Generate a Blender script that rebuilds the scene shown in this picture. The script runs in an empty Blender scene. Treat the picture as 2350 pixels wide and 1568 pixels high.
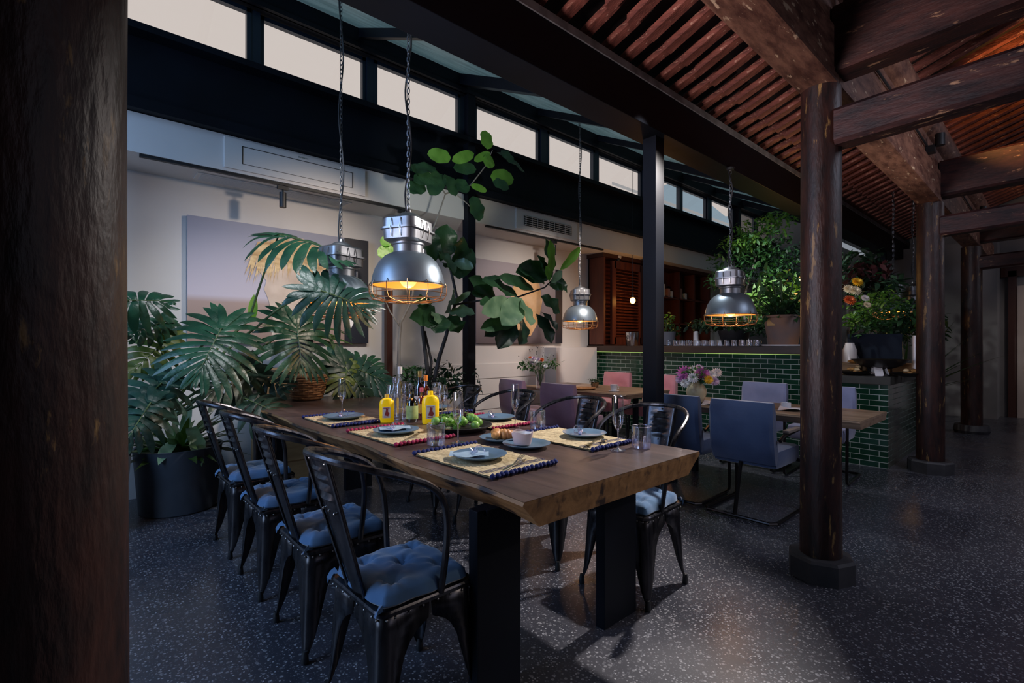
import bpy, bmesh, math, random
from mathutils import Vector, Matrix, noise
random.seed(7)
C = bpy.context.scene.collection
PI = math.pi

# ---------------------------------------------------------------- materials
def new_mat(name):
    m = bpy.data.materials.new(name); m.use_nodes = True
    nt = m.node_tree; b = nt.nodes['Principled BSDF']
    return m, nt, b
def nd(nt, t, **k):
    n = nt.nodes.new(t)
    for a, v in k.items():
        if a.startswith('i_'): n.inputs[a[2:].replace('_', ' ')].default_value = v
        else: setattr(n, a, v)
    return n
def ramp(nt, fac, stops):
    r = nd(nt, 'ShaderNodeValToRGB'); e = r.color_ramp.elements
    while len(e) < len(stops): e.new(0.5)
    for i, (p, c) in enumerate(stops):
        e[i].position = p; e[i].color = (c[0], c[1], c[2], 1) if len(c) > 2 else (c[0],)*3+(1,)
    nt.links.new(fac, r.inputs[0]); return r.outputs[0]
def coords(nt, scale=(1,1,1), kind='Object'):
    tc = nd(nt, 'ShaderNodeTexCoord'); mp = nd(nt, 'ShaderNodeMapping')
    mp.inputs['Scale'].default_value = scale
    nt.links.new(tc.outputs[kind], mp.inputs[0]); return mp.outputs[0]
def bump(nt, b, h, s=0.3, dist=0.01):
    bp = nd(nt, 'ShaderNodeBump'); bp.inputs['Strength'].default_value = s; bp.inputs['Distance'].default_value = dist
    nt.links.new(h, bp.inputs['Height']); nt.links.new(bp.outputs[0], b.inputs['Normal'])
def mat(name, c, rough=.5, metal=0., c2=None, scale=6., sxyz=(1,1,1), bs=0., em=None, es=0., spec=None, lo=.35, hi=.65, detail=4., coat=0., sss=0.):
    m, nt, b = new_mat(name)
    b.inputs['Base Color'].default_value = (*c, 1); b.inputs['Roughness'].default_value = rough
    b.inputs['Metallic'].default_value = metal
    if spec is not None: b.inputs['Specular IOR Level'].default_value = spec
    if coat: b.inputs['Coat Weight'].default_value = coat
    if c2 or bs:
        v = coords(nt, sxyz); n = nd(nt, 'ShaderNodeTexNoise'); n.inputs['Scale'].default_value = scale
        n.inputs['Detail'].default_value = detail; nt.links.new(v, n.inputs[0])
        if c2: nt.links.new(ramp(nt, n.outputs[0], [(lo, c), (hi, c2)]), b.inputs['Base Color'])
        if bs: bump(nt, b, n.outputs[0], bs)
    if em: b.inputs['Emission Color'].default_value = (*em, 1); b.inputs['Emission Strength'].default_value = es
    return m
def glassmat(name, tint=(1,1,1), rough=.02, alpha=.88, rim=0.6):
    # thin clear glass: see-through with fresnel reflections
    m, nt, b = new_mat(name); nt.nodes.remove(b); out = nt.nodes['Material Output']
    tr = nd(nt, 'ShaderNodeBsdfTransparent'); tr.inputs[0].default_value = (*tint, 1)
    gl = nd(nt, 'ShaderNodeBsdfGlossy'); gl.inputs['Roughness'].default_value = rough; gl.inputs[0].default_value = (.95,.96,1,1)
    lw = nd(nt, 'ShaderNodeLayerWeight'); lw.inputs[0].default_value = .35
    mr = nd(nt, 'ShaderNodeMapRange'); mr.inputs['To Min'].default_value = 1-alpha; mr.inputs['To Max'].default_value = rim
    nt.links.new(lw.outputs['Facing'], mr.inputs[0])
    mx = nd(nt, 'ShaderNodeMixShader'); nt.links.new(mr.outputs[0], mx.inputs[0])
    nt.links.new(tr.outputs[0], mx.inputs[1]); nt.links.new(gl.outputs[0], mx.inputs[2])
    nt.links.new(mx.outputs[0], out.inputs[0]); return m
def leafmat(name, c, c2, rough=.38, veins=True, trans=.15):
    m, nt, b = new_mat(name); out = nt.nodes['Material Output']
    b.inputs['Roughness'].default_value = rough
    v = coords(nt, (1,1,1)); n = nd(nt, 'ShaderNodeTexNoise'); n.inputs['Scale'].default_value = 7; nt.links.new(v, n.inputs[0])
    nt.links.new(ramp(nt, n.outputs[0], [(.35, c), (.68, c2)]), b.inputs['Base Color'])
    n2 = nd(nt, 'ShaderNodeTexNoise'); n2.inputs['Scale'].default_value = 45; nt.links.new(v, n2.inputs[0])
    bump(nt, b, n2.outputs[0], .25)
    tl = nd(nt, 'ShaderNodeBsdfTranslucent'); tl.inputs[0].default_value = (c2[0]*1.6, min(1, c2[1]*2.2), c2[2]*.9, 1)
    mx = nd(nt, 'ShaderNodeMixShader'); mx.inputs[0].default_value = trans
    nt.links.new(b.outputs[0], mx.inputs[1]); nt.links.new(tl.outputs[0], mx.inputs[2]); nt.links.new(mx.outputs[0], out.inputs[0])
    return m
def old_wood(name, base, dark, chip, sx=(2,2,.5), rough=.42, chips=.72, bs=.4):
    m, nt, b = new_mat(name); b.inputs['Roughness'].default_value = rough+.06; b.inputs['Specular IOR Level'].default_value = .35
    v = coords(nt, sx); n = nd(nt, 'ShaderNodeTexNoise'); n.inputs['Scale'].default_value = 5; n.inputs['Detail'].default_value = 8; n.inputs['Roughness'].default_value = .7
    nt.links.new(v, n.inputs[0])
    c1 = ramp(nt, n.outputs[0], [(.38, dark), (.62, base)])
    v2 = coords(nt, (sx[0]*1.3, sx[1]*1.3, sx[2]*1.1)); n2 = nd(nt, 'ShaderNodeTexNoise'); n2.inputs['Scale'].default_value = 6.5; n2.inputs['Detail'].default_value = 6
    n2.inputs['Roughness'].default_value = .62
    nt.links.new(v2, n2.inputs[0])
    mk = ramp(nt, n2.outputs[0], [(chips-.05, (0,)), (chips, (1,))])
    mx = nd(nt, 'ShaderNodeMix', data_type='RGBA'); nt.links.new(mk, mx.inputs[0]); nt.links.new(c1, mx.inputs[6]); mx.inputs[7].default_value = (*chip, 1)
    nt.links.new(mx.outputs[2], b.inputs['Base Color'])
    v3 = coords(nt, (sx[0]*3, sx[1]*3, sx[2]*3)); n3 = nd(nt, 'ShaderNodeTexNoise'); n3.inputs['Scale'].default_value = 9; n3.inputs['Detail'].default_value = 6; nt.links.new(v3, n3.inputs[0])
    bump(nt, b, n3.outputs[0], bs, .012); return m

M = {}
M['column'] = old_wood('column_wood', (.040,.014,.010), (.009,.005,.005), (.20,.115,.04), (3,3,.8), .40, .662, .24)
M['beam'] = old_wood('beam_wood', (.062,.021,.018), (.012,.006,.008), (.33,.19,.11), (3,.8,3), .5, .68, .25)
M['beam_y'] = M['beam']
M['beam_x'] = old_wood('purlin_wood', (.24,.115,.075), (.075,.028,.020), (.58,.42,.28), (.9,3.2,3.2), .55, .66, .25)
M['rafter'] = old_wood('rafter_wood', (.27,.085,.062), (.085,.024,.019), (.58,.36,.26), (4,1.0,4), .6, .66, .3)
M['roofboard'] = mat('roof_boards', (.012,.008,.009), .9, c2=(.03,.016,.015), scale=4)
M['black'] = mat('black_steel', (.004,.005,.008), .5, .0, c2=(.006,.008,.014), scale=2, bs=.03, spec=.14)
M['frame'] = mat('window_frame_metal', (.014,.024,.042), .35, .25)
M['white'] = mat('white_plaster', (.66,.635,.615), .85, c2=(.60,.58,.57), scale=1.2, bs=.08)
M['greywall'] = mat('grey_plaster', (.20,.19,.19), .85, c2=(.16,.155,.155), scale=1.5, bs=.08)
M['darkwall'] = mat('dark_wall', (.03,.025,.026), .8)
M['mortar'] = mat('eave_mortar', (.30,.29,.30), .9, c2=(.15,.145,.15), scale=8, bs=.3)
M['skylight'] = mat('aged_skylight_glass_glow', (.08,.15,.17), .3, c2=(.30,.44,.47), scale=5, sxyz=(.6,3,1), em=(.10,.19,.22), es=.30)  # sky light coming through the glass is put in as a faint glow
M['glasspane'] = glassmat('window_glass', (1,1,1), .03, .985, .12)
M['glass'] = glassmat('clear_glass', (.96,.97,.99), .03, .93, .50)
M['crystal'] = glassmat('crystal', (.88,.87,.96), .16, .74, .75)
M['greenglass'] = glassmat('green_glass', (.03,.16,.05), .05, .86, .6)
M['brownglass'] = glassmat('amber_glass', (.38,.16,.03), .05, .86, .6)
M['lampmetal'] = mat('brushed_lamp_metal', (.27,.33,.38), .40, .75, c2=(.17,.21,.25), scale=3, bs=.05)
M['lampbody'] = mat('cast_lamp_metal', (.33,.34,.36), .38, .9, c2=(.22,.225,.24), scale=6, bs=.12)
M['lampin'] = mat('warm_reflector', (.8,.45,.12), .5, .0, em=(1,.40,.06), es=.12)
M['cage'] = mat('cage_wire', (.34,.24,.15), .35, .9)
M['bulb'] = mat('glowing_bulb', (1,.7,.3), .4, em=(1,.5,.12), es=9)
M['chain'] = mat('chain_metal', (.16,.17,.19), .4, .9)
M['cable'] = mat('black_cable', (.012,.013,.016), .5)
M['rivet'] = mat('bright_rivet', (.35,.34,.33), .3, .9)
M['white_plastic'] = mat('white_plastic', (.62,.62,.63), .4)
M['ceramic'] = mat('white_ceramic', (.72,.71,.72), .2)
M['paper'] = mat('white_paper', (.72,.70,.69), .8)
M['steel'] = mat('polished_steel', (.6,.6,.62), .18, 1.)
M['soil'] = mat('dark_soil', (.03,.02,.014), .95, bs=.6, scale=30)
M['trunk'] = mat('pale_bark', (.26,.24,.21), .8, c2=(.13,.115,.10), scale=12, sxyz=(1,1,.3), bs=.4)
M['darktrunk'] = mat('dark_bark', (.05,.045,.045), .75, c2=(.025,.022,.022), scale=12, bs=.4)
M['stalk'] = mat('green_stalk', (.055,.10,.03), .45, c2=(.09,.14,.045), scale=4)
M['mon'] = leafmat('split_leaf_green', (.006,.040,.020), (.022,.088,.042), .36, trans=.08)
M['mon_b'] = leafmat('split_leaf_bluegreen', (.007,.036,.027), (.022,.075,.052), .38, trans=.08)
M['mon_d'] = leafmat('split_leaf_dark', (.006,.022,.014), (.018,.05,.028), .42, trans=.06)
M['mon_y'] = leafmat('split_leaf_olive', (.05,.09,.015), (.13,.15,.03), .45)
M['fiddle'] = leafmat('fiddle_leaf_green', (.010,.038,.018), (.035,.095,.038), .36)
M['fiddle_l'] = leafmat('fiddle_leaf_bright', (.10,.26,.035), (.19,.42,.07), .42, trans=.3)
M['fiddle_p'] = leafmat('fiddle_leaf_pale', (.08,.16,.09), (.22,.33,.19), .36)  # paler leaf green, also stands in for light on the lit leaves
M['strap'] = leafmat('strap_leaf_green', (.02,.05,.012), (.06,.115,.025), .42)
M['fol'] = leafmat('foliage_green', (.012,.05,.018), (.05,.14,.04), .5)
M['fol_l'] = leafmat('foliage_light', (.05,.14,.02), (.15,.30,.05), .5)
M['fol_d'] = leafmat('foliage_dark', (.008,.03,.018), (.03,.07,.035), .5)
M['fol_r'] = leafmat('foliage_burgundy', (.04,.012,.016), (.10,.03,.035), .5)
M['planter'] = mat('dark_fibre_planter', (.030,.040,.055), .6, c2=(.045,.056,.075), scale=4, bs=.1)
M['terracotta'] = mat('terracotta', (.32,.14,.07), .75, c2=(.22,.10,.06), scale=5, bs=.1)
M['greypot'] = mat('grey_pot', (.12,.13,.16), .6)
M['tabletop'] = None

def wood_table(name, c1, c2, edge=False, rough=.34):
    m, nt, b = new_mat(name); b.inputs['Roughness'].default_value = rough
    v = coords(nt, (5,.55,5)); n = nd(nt, 'ShaderNodeTexNoise'); n.inputs['Scale'].default_value = 3; n.inputs['Detail'].default_value = 9; n.inputs['Roughness'].default_value = .65; n.inputs['Distortion'].default_value = .6
    nt.links.new(v, n.inputs[0]); col = ramp(nt, n.outputs[0], [(.35, c1), (.66, c2)])
    if edge:
        v2 = coords(nt, (9,3,7)); n2 = nd(nt, 'ShaderNodeTexNoise'); n2.inputs['Scale'].default_value = 2.0; n2.inputs['Detail'].default_value = 5; nt.links.new(v2, n2.inputs[0])
        mk = ramp(nt, n2.outputs[0], [(.56, (0,)), (.66, (1,))])
        mx = nd(nt, 'ShaderNodeMix', data_type='RGBA'); nt.links.new(mk, mx.inputs[0]); nt.links.new(col, mx.inputs[6]); mx.inputs[7].default_value = (.03,.015,.01,1)
        col = mx.outputs[2]
    nt.links.new(col, b.inputs['Base Color']); bump(nt, b, n.outputs[0], .25 if not edge else .6, .006); return m
M['tabletop'] = wood_table('slab_top_wood', (.045,.028,.027), (.098,.062,.054))
M['tableedge'] = wood_table('slab_live_edge', (.15,.072,.026), (.34,.18,.07), True, .55)
M['table2'] = wood_table('small_table_wood', (.17,.105,.065), (.34,.23,.15))
M['counterwood'] = mat('dark_counter_wood', (.035,.020,.015), .4, c2=(.055,.032,.022), scale=3, sxyz=(4,.6,4), bs=.1)
M['mahogany'] = mat('red_brown_cabinet_wood', (.13,.034,.016), .4, c2=(.075,.018,.010), scale=3, sxyz=(3,3,.5), bs=.1)
M['mahoganyd'] = mat('dark_cabinet_wood', (.05,.014,.008), .5)
M['counterstone'] = mat('dark_stone_counter', (.022,.021,.016), .6, c2=(.03,.029,.023), scale=6)
M['basket'] = mat('woven_wicker', (.34,.17,.07), .6, c2=(.16,.07,.025), scale=22, sxyz=(1,1,3), bs=.9)
M['plywood'] = mat('pale_crate_wood', (.42,.28,.14), .6, c2=(.30,.19,.09), scale=4, sxyz=(1,1,5))

def chairmetal():
    m, nt, b = new_mat('weathered_chair_steel'); b.inputs['Metallic'].default_value = .85
    v = coords(nt, (6,6,1)); n = nd(nt, 'ShaderNodeTexNoise'); n.inputs['Scale'].default_value = 6; n.inputs['Detail'].default_value = 6; nt.links.new(v, n.inputs[0])
    nt.links.new(ramp(nt, n.outputs[0], [(.35, (.035,.035,.042)), (.7, (.085,.08,.085))]), b.inputs['Base Color'])
    nt.links.new(ramp(nt, n.outputs[0], [(.3, (.22,)), (.7, (.40,))]), b.inputs['Roughness'])
    bump(nt, b, n.outputs[0], .08); return m
M['chair'] = chairmetal()
def cloth(name, c, c2, rough=.9, sheen=.5, sc=60):
    m = mat(name, c, rough, c2=c2, scale=5, bs=0)
    nt = m.node_tree; b = nt.nodes['Principled BSDF']; b.inputs['Sheen Weight'].default_value = sheen; b.inputs['Sheen Roughness'].default_value = .4
    v = coords(nt); n = nd(nt, 'ShaderNodeTexNoise'); n.inputs['Scale'].default_value = sc; nt.links.new(v, n.inputs[0]); bump(nt, b, n.outputs[0], .2, .003); return m
M['cushion'] = cloth('blue_cotton', (.055,.125,.245), (.08,.165,.30))
M['velvet'] = cloth('blue_velvet', (.035,.062,.14), (.06,.095,.19), .7, .9)
M['velvet_l'] = cloth('lilac_blue_velvet', (.18,.20,.33), (.24,.26,.41), .7, .9)
M['pink'] = cloth('dusty_pink_velvet', (.55,.20,.23), (.65,.27,.30), .7, .8)
M['mauve'] = cloth('mauve_velvet', (.29,.15,.22), (.36,.20,.28), .7, .8)
M['tube'] = mat('dark_chair_tube', (.05,.045,.045), .3, .9)
M['armpad'] = mat('worn_arm_leather', (.25,.2,.17), .4)

def terrazzo():
    m, nt, b = new_mat('terrazzo_floor'); v = coords(nt)
    n = nd(nt, 'ShaderNodeTexNoise'); n.inputs['Scale'].default_value = 1.3; n.inputs['Detail'].default_value = 5; nt.links.new(v, n.inputs[0])
    base = ramp(nt, n.outputs[0], [(.3, (.026,.028,.038)), (.7, (.052,.052,.064))])
    col = base
    for sc, th, cc in ((48, .34, (.20,.20,.215)), (80, .34, (.32,.32,.34)), (130, .36, (.11,.11,.13))):
        vo = nd(nt, 'ShaderNodeTexVoronoi'); vo.inputs['Scale'].default_value = sc; nt.links.new(v, vo.inputs[0])
        r1 = ramp(nt, vo.outputs['Distance'], [(th-.06, (1,)), (th, (0,))])
        sep = nd(nt, 'ShaderNodeSeparateColor'); nt.links.new(vo.outputs['Color'], sep.inputs[0])
        r2 = ramp(nt, sep.outputs[0], [(.45, (0,)), (.8, (1,))])
        mu = nd(nt, 'ShaderNodeMath', operation='MULTIPLY'); nt.links.new(r1, mu.inputs[0]); nt.links.new(r2, mu.inputs[1])
        mx = nd(nt, 'ShaderNodeMix', data_type='RGBA'); nt.links.new(mu.outputs[0], mx.inputs[0]); nt.links.new(col, mx.inputs[6]); mx.inputs[7].default_value = (*cc, 1)
        col = mx.outputs[2]
    nt.links.new(col, b.inputs['Base Color'])
    nt.links.new(ramp(nt, n.outputs[0], [(.3, (.22,)), (.7, (.36,))]), b.inputs['Roughness']); b.inputs['Specular IOR Level'].default_value = .6
    return m
M['terrazzo'] = terrazzo()
def tilemat(name, ax, tile1=(.006,.035,.018), tile2=(.012,.055,.03), grout=(.42,.47,.42)):
    m, nt, b = new_mat(name)
    tc = nd(nt, 'ShaderNodeTexCoord'); sp = nd(nt, 'ShaderNodeSeparateXYZ'); nt.links.new(tc.outputs['Object'], sp.inputs[0])
    cb = nd(nt, 'ShaderNodeCombineXYZ'); nt.links.new(sp.outputs[ax], cb.inputs[0]); nt.links.new(sp.outputs[2], cb.inputs[1])
    br = nd(nt, 'ShaderNodeTexBrick'); nt.links.new(cb.outputs[0], br.inputs[0])
    br.inputs['Scale'].default_value = 1; br.inputs['Brick Width'].default_value = .166; br.inputs['Row Height'].default_value = .0566
    br.inputs['Mortar Size'].default_value = .0032; br.inputs['Mortar Smooth'].default_value = .1
    br.inputs['Color1'].default_value = (*tile1, 1); br.inputs['Color2'].default_value = (*tile2, 1); br.inputs['Mortar'].default_value = (*grout, 1)
    nt.links.new(br.outputs[0], b.inputs['Base Color'])
    nt.links.new(ramp(nt, br.outputs['Fac'], [(0, (.12,)), (1, (.8,))]), b.inputs['Roughness'])
    inv = nd(nt, 'ShaderNodeMath', operation='SUBTRACT'); inv.inputs[0].default_value = 1; nt.links.new(br.outputs['Fac'], inv.inputs[1])
    bump(nt, b, inv.outputs[0], .5, .004); return m
M['tile_y'] = tilemat('green_subway_tile', 1)
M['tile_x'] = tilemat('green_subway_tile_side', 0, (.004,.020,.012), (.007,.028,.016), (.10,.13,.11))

# ---------------------------------------------------------------- mesh helper
class B:
    def __init__(s): s.bm = bmesh.new(); s.m2 = None
    def box(s, c, d, rz=0., rx=0., ry=0., bev=0.):
        r = bmesh.ops.create_cube(s.bm, size=1); vs = r['verts']
        bmesh.ops.scale(s.bm, vec=d, verts=vs)
        if bev:
            es = list({e for v in vs for e in v.link_edges})
            q = bmesh.ops.bevel(s.bm, geom=es, offset=bev, segments=2, affect='EDGES', profile=.6); vs = q['verts']
            vs = list({v for f in q['faces'] for v in f.verts} | set(vs))
        mt = Matrix.Translation(c) @ Matrix.Rotation(rz, 4, 'Z') @ Matrix.Rotation(ry, 4, 'Y') @ Matrix.Rotation(rx, 4, 'X')
        bmesh.ops.transform(s.bm, matrix=mt, verts=vs); return s
    def loft(s, rings, caps=True, closed=True):
        R = [[s.bm.verts.new(p) for p in ring] for ring in rings]
        n = len(R[0])
        for a, b in zip(R, R[1:]):
            for i in range(n if closed else n-1):
                j = (i+1) % n
                try: s.bm.faces.new((a[i], a[j], b[j], b[i]))
                except ValueError: pass
        if caps and closed:
            for q in (R[0][::-1], R[-1]):
                try: s.bm.faces.new(q)
                except ValueError: pass
        return s
    def lathe(s, prof, c=(0,0,0), seg=24, caps=True, sx=1., sy=1., fn=None):
        rings = []
        for r, z in prof:
            ring = []
            for i in range(seg):
                a = 2*PI*i/seg; k = fn(a) if fn else 1.
                ring.append((c[0]+r*k*math.cos(a)*sx, c[1]+r*k*math.sin(a)*sy, c[2]+z))
            rings.append(ring)
        return s.loft(rings, caps)
    def tube(s, pts, r, seg=8, closed=False, caps=True):
        pts = [Vector(p) for p in pts]; n = len(pts)
        rs = r if isinstance(r, (list, tuple)) else [r]*n
        rings = []; up = None
        for i, p in enumerate(pts):
            a = pts[(i-1) % n] if closed or i > 0 else p; b = pts[(i+1) % n] if closed or i < n-1 else p
            t = (b-a); t = t.normalized() if t.length > 1e-9 else Vector((0,0,1))
            if up is None:
                up = Vector((0,0,1)) if abs(t.z) < .9 else Vector((1,0,0))
            u = up - t*up.dot(t)
            if u.length < 1e-6: u = t.orthogonal()
            u.normalize(); w = t.cross(u); up = u
            rings.append([p + (u*math.cos(2*PI*k/seg) + w*math.sin(2*PI*k/seg))*rs[i] for k in range(seg)])
        if closed: rings.append(rings[0])
        if closed:
            R = [[s.bm.verts.new(p) for p in ring] for ring in rings[:-1]]; R.append(R[0])
            for a, b in zip(R, R[1:]):
                for i in range(seg):
                    j = (i+1) % seg
                    s.bm.faces.new((a[i], a[j], b[j], b[i]))
            return s
        return s.loft(rings, caps)
    def cyl(s, c, r, h, seg=20, r2=None):
        r2 = r if r2 is None else r2
        return s.lathe([(r, 0), (r2, h)], c, seg)
    def grid(s, fn, nu, nv, wrap=False):
        V = [[s.bm.verts.new(fn(i/nu, j/nv)) for j in range(nv+1)] for i in range(nu+1)]
        for i in range(nu):
            for j in range(nv): s.bm.faces.new((V[i][j], V[i+1][j], V[i+1][j+1], V[i][j+1]))
        return s
    def poly(s, pts, th=None):
        vs = [s.bm.verts.new(p) for p in pts]; f = s.bm.faces.new(vs)
        if th:
            r = bmesh.ops.extrude_face_region(s.bm, geom=[f]); bmesh.ops.translate(s.bm, vec=th, verts=[g for g in r['geom'] if isinstance(g, bmesh.types.BMVert)])
        return s
    def ball(s, c, r, seg=10, sz=1.):
        prof = [(r*math.sin(PI*k/seg)+1e-4, -r*sz*math.cos(PI*k/seg)) for k in range(seg+1)]
        return s.lathe(prof, c, max(8, seg))
    def obj(s, name, m, parent=None, smooth=False, label=None, mods=None):
        bmesh.ops.recalc_face_normals(s.bm, faces=s.bm.faces)
        me = bpy.data.meshes.new(name); s.bm.to_mesh(me); s.bm.free()
        if smooth:
            for p in me.polygons: p.use_smooth = True
            try: me.set_sharp_from_angle(angle=math.radians(38))
            except Exception: pass
        me.materials.append(M[m] if isinstance(m, str) else m)
        if s.m2:
            me.materials.append(M[s.m2[0]])
            for p in me.polygons:
                if p.index >= s.m2[1]: p.material_index = 1
        o = bpy.data.objects.new(name, me); C.objects.link(o)
        if parent: o.parent = parent
        if label: o['label'] = label
        return o
def tag(o, label, cat, group=None, kind=None):
    o['label'] = label; o['category'] = cat
    if group: o['group'] = group
    if kind: o['kind'] = kind
    return o
def thing(name, label, cat, loc=(0,0,0), rz=0., group=None):
    o = bpy.data.objects.new(name, None); C.objects.link(o); o.empty_display_size = .05
    o.location = loc; o.rotation_euler = (0, 0, rz); return tag(o, label, cat, group)
def struct(o, label=None, cat=None):
    o['kind'] = 'structure'
    if label: o['label'] = label
    o['category'] = cat or o.name.split('_')[0].split('.')[0]
    return o
def dup(root, loc, rz=0., label=None, group=None, rx=None):
    r = root.copy(); C.objects.link(r); r.location = loc; r.rotation_euler = (0, 0, rz) if rx is None else rx
    if label: r['label'] = label
    if group: r['group'] = group
    for ch in list(root.children):
        c = ch.copy(); C.objects.link(c); c.parent = r
        for g in list(ch.children):
            d = g.copy(); C.objects.link(d); d.parent = c
    return r
def area(name, loc, target, size, power, col, sy=None, spread=None):
    l = bpy.data.lights.new(name, 'AREA'); l.energy = power; l.color = col; l.size = size
    if sy: l.shape = 'RECTANGLE'; l.size_y = sy
    if spread: l.spread = spread
    o = bpy.data.objects.new(name, l); C.objects.link(o); o.location = loc
    o.rotation_euler = (Vector(target)-Vector(loc)).to_track_quat('-Z','Y').to_euler(); return o
def spot(name, loc, target, power, col, deg=60, blend=.6, r=.03):
    l = bpy.data.lights.new(name, 'SPOT'); l.energy = power; l.color = col; l.spot_size = math.radians(deg); l.spot_blend = blend; l.shadow_soft_size = r
    o = bpy.data.objects.new(name, l); C.objects.link(o); o.location = loc
    o.rotation_euler = (Vector(target)-Vector(loc)).to_track_quat('-Z','Y').to_euler(); return o
def point(name, loc, power, col, r=.03):
    l = bpy.data.lights.new(name, 'POINT'); l.energy = power; l.color = col; l.shadow_soft_size = r
    o = bpy.data.objects.new(name, l); C.objects.link(o); o.location = loc; return o

# ================================================================ THE SETTING
M['gilt'] = old_wood('gilded_carving', (.12,.04,.03), (.03,.012,.01), (.45,.28,.08), (6,6,6), .5, .56)
M['greydoor'] = mat('pale_door', (.42,.34,.30), .6)
YW = 4.5      # clerestory plane
YB = 5.0      # wall with the pictures
YS = 2.1      # steel beam
XF = 12.0     # far wall
struct(B().box((4.5,0,-.05), (17,10.6,.1)).obj('floor', 'terrazzo'), 'dark speckled polished terrazzo floor')
b = B().box((4.5,YB+.06,1.35), (17,.12,2.9))
struct(b.obj('wall_back', 'white'), 'white plastered wall behind the plants and pictures')
# horizontal boards low on the back wall
b = B()
for k in range(5): b.box((4.3, YB-.008, .1+k*.2), (3.0, .016, .19), bev=.004)
struct(b.obj('trim_back', 'white'), 'white horizontal boarding low on the back wall')
struct(B().box((5.52,YB-.12,.6),(.9,.24,1.2)).box((5.95,YB-.04,.95),(.10,.10,.03)).obj('wall_pier', 'white'), 'short white pier where the tiled bar meets the wall')
# soffit box in front of the wall and the dark band above it
struct(B().box((4.5,(YW+YB)/2,2.795), (17,YB-YW,.29)).obj('ceiling_soffit', 'white'), 'long white boxed soffit under the clerestory windows')
b = B().box((4.5,YW+.06,3.25), (17,.10,.62)).box((4.5,YW-.03,2.985),(17,.10,.08)).box((4.5,YW-.05,3.52),(17,.14,.05))
struct(b.obj('wall_band', 'black'), 'dark steel band between soffit and clerestory windows')
b = B().box((4.5,YW+.02,4.14), (17,.16,.20)).box((4.5,YW-.07,4.06),(17,.05,.04))
struct(b.obj('trim_header', 'black'), 'dark steel header above the clerestory windows')
struct(B().box((XF+.05,0,2.6),(.1,10.6,5.2)).obj('wall_far', 'greywall'), 'far end wall')
struct(B().box((-3.05,0,2.6),(.1,10.6,5.2)).obj('wall_near', 'greywall'), 'wall behind the viewer')
struct(B().box((4.5,-5.05,2.6),(17,.1,5.2)).obj('wall_right', 'greywall'), 'side wall opposite the windows')
# clerestory windows, each a frame with a pane
wins = [(-2.5,-1.4),(-1.3,-.25),(-.04,1.10),(1.17,2.12),(2.19,3.22),(3.44,4.50),(4.61,5.58),(5.68,6.80),(7.08,7.95),(8.03,8.95),(9.06,10.02),(10.27,11.12),(11.2,11.9)]
for i, (x0, x1) in enumerate(wins):
    w = x1-x0; fr = B(); t = .035
    zb, zt = 3.55, 4.03
    dy = 0.02 if i % 2 else -.01
    for (cx, cz, sx, sz) in (((x0+x1)/2, zb+t/2, w, t), ((x0+x1)/2, zt-t/2, w, t), (x0+t/2, (zb+zt)/2, t, zt-zb), (x1-t/2, (zb+zt)/2, t, zt-zb)):
        fr.box((cx, YW+.02+dy, cz), (sx, .05, sz))
    o = struct(fr.obj('window_%d' % (i+1), 'frame'), 'clerestory window light with dark metal sash'); 
    B().box(((x0+x1)/2, YW+.02+dy, (zb+zt)/2), (w-2*t, .006, zt-zb-2*t)).obj('window_pane', 'glasspane', o)
    if i+1 < len(wins):
        nx = wins[i+1][0]; struct(B().box(((x1+nx)/2, YW+.03, (zb+zt)/2), (nx-x1, .08, zt-zb)).obj('window_mullion', 'frame'), 'dark mullion between clerestory windows')
# skylight between steel beam and header, with rafters of steel
def skz(y): return 3.14 + (y-YS)*(4.27-3.14)/(YW-YS)
b = B().loft([[(-3,YS+.05,skz(YS)),(-3,YW+.1,skz(YW+.1)),(-3,YW+.1,skz(YW+.1)+.03),(-3,YS+.05,skz(YS)+.03)],
              [(12,YS+.05,skz(YS)),(12,YW+.1,skz(YW+.1)),(12,YW+.1,skz(YW+.1)+.03),(12,YS+.05,skz(YS)+.03)]])
struct(b.obj('ceiling_skylight', 'skylight'), 'aged greenish skylight glazing between beam and windows')
ang = math.atan2(4.27-3.14, YW-YS)
k = 0
x = -1.53
while x < 11.9:
    big = (k % 3 == 1)
    w = .10 if big else .06; h = .11 if big else .08
    L = (YW-YS)/math.cos(ang)
    o = B().box((x, (YS+YW)/2, skz((YS+YW)/2)-h/2-.005), (w, L-.04, h), rx=ang).obj('skylight_strut', 'black')
    struct(o, 'dark steel strut sloping under the skylight glazing', 'beam')
    x += 1.19; k += 1
# big steel beam (I section) along the room and its posts
b = B()
b.box((4.5,YS,2.975),(17,.22,.31),bev=.004)
struct(b.obj('beam_steel', 'black'), 'long dark steel beam carrying the tiled eaves', 'beam')
struct(B().box((4.5,YS-.02,3.15),(15,.2,.05)).obj('trim_mortar', 'mortar'), 'rough grey mortar strip on top of the steel beam')
for x in (3.32, 6.88, 10.4):
    o = B().box((x,YS,1.41),(.113,.113,2.82)).box((x,YS,.01),(.2,.2,.02)).obj('steel_post', 'black')
    tag(o, 'dark square steel post standing in front of the blue chairs' if x<4 else ('dark square steel post just behind the red-brown column with the big stone foot' if x<8 else 'dark steel post farthest along the bar'), 'post')
for x in (-.2, 3.33, 6.94, 10.17):
    o = B().box((x,YW-.03,2.05),(.105,.105,4.1)).obj('wall_post', 'black')
    tag(o, {-.2:'dark steel post by the windows hidden past the near column', 3.33:'dark steel post rising behind the metal chairs up between the windows', 6.94:'dark steel wall post rising behind the middle post', 10.17:'dark steel wall post at the far windows'}[x], 'post')
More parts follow.
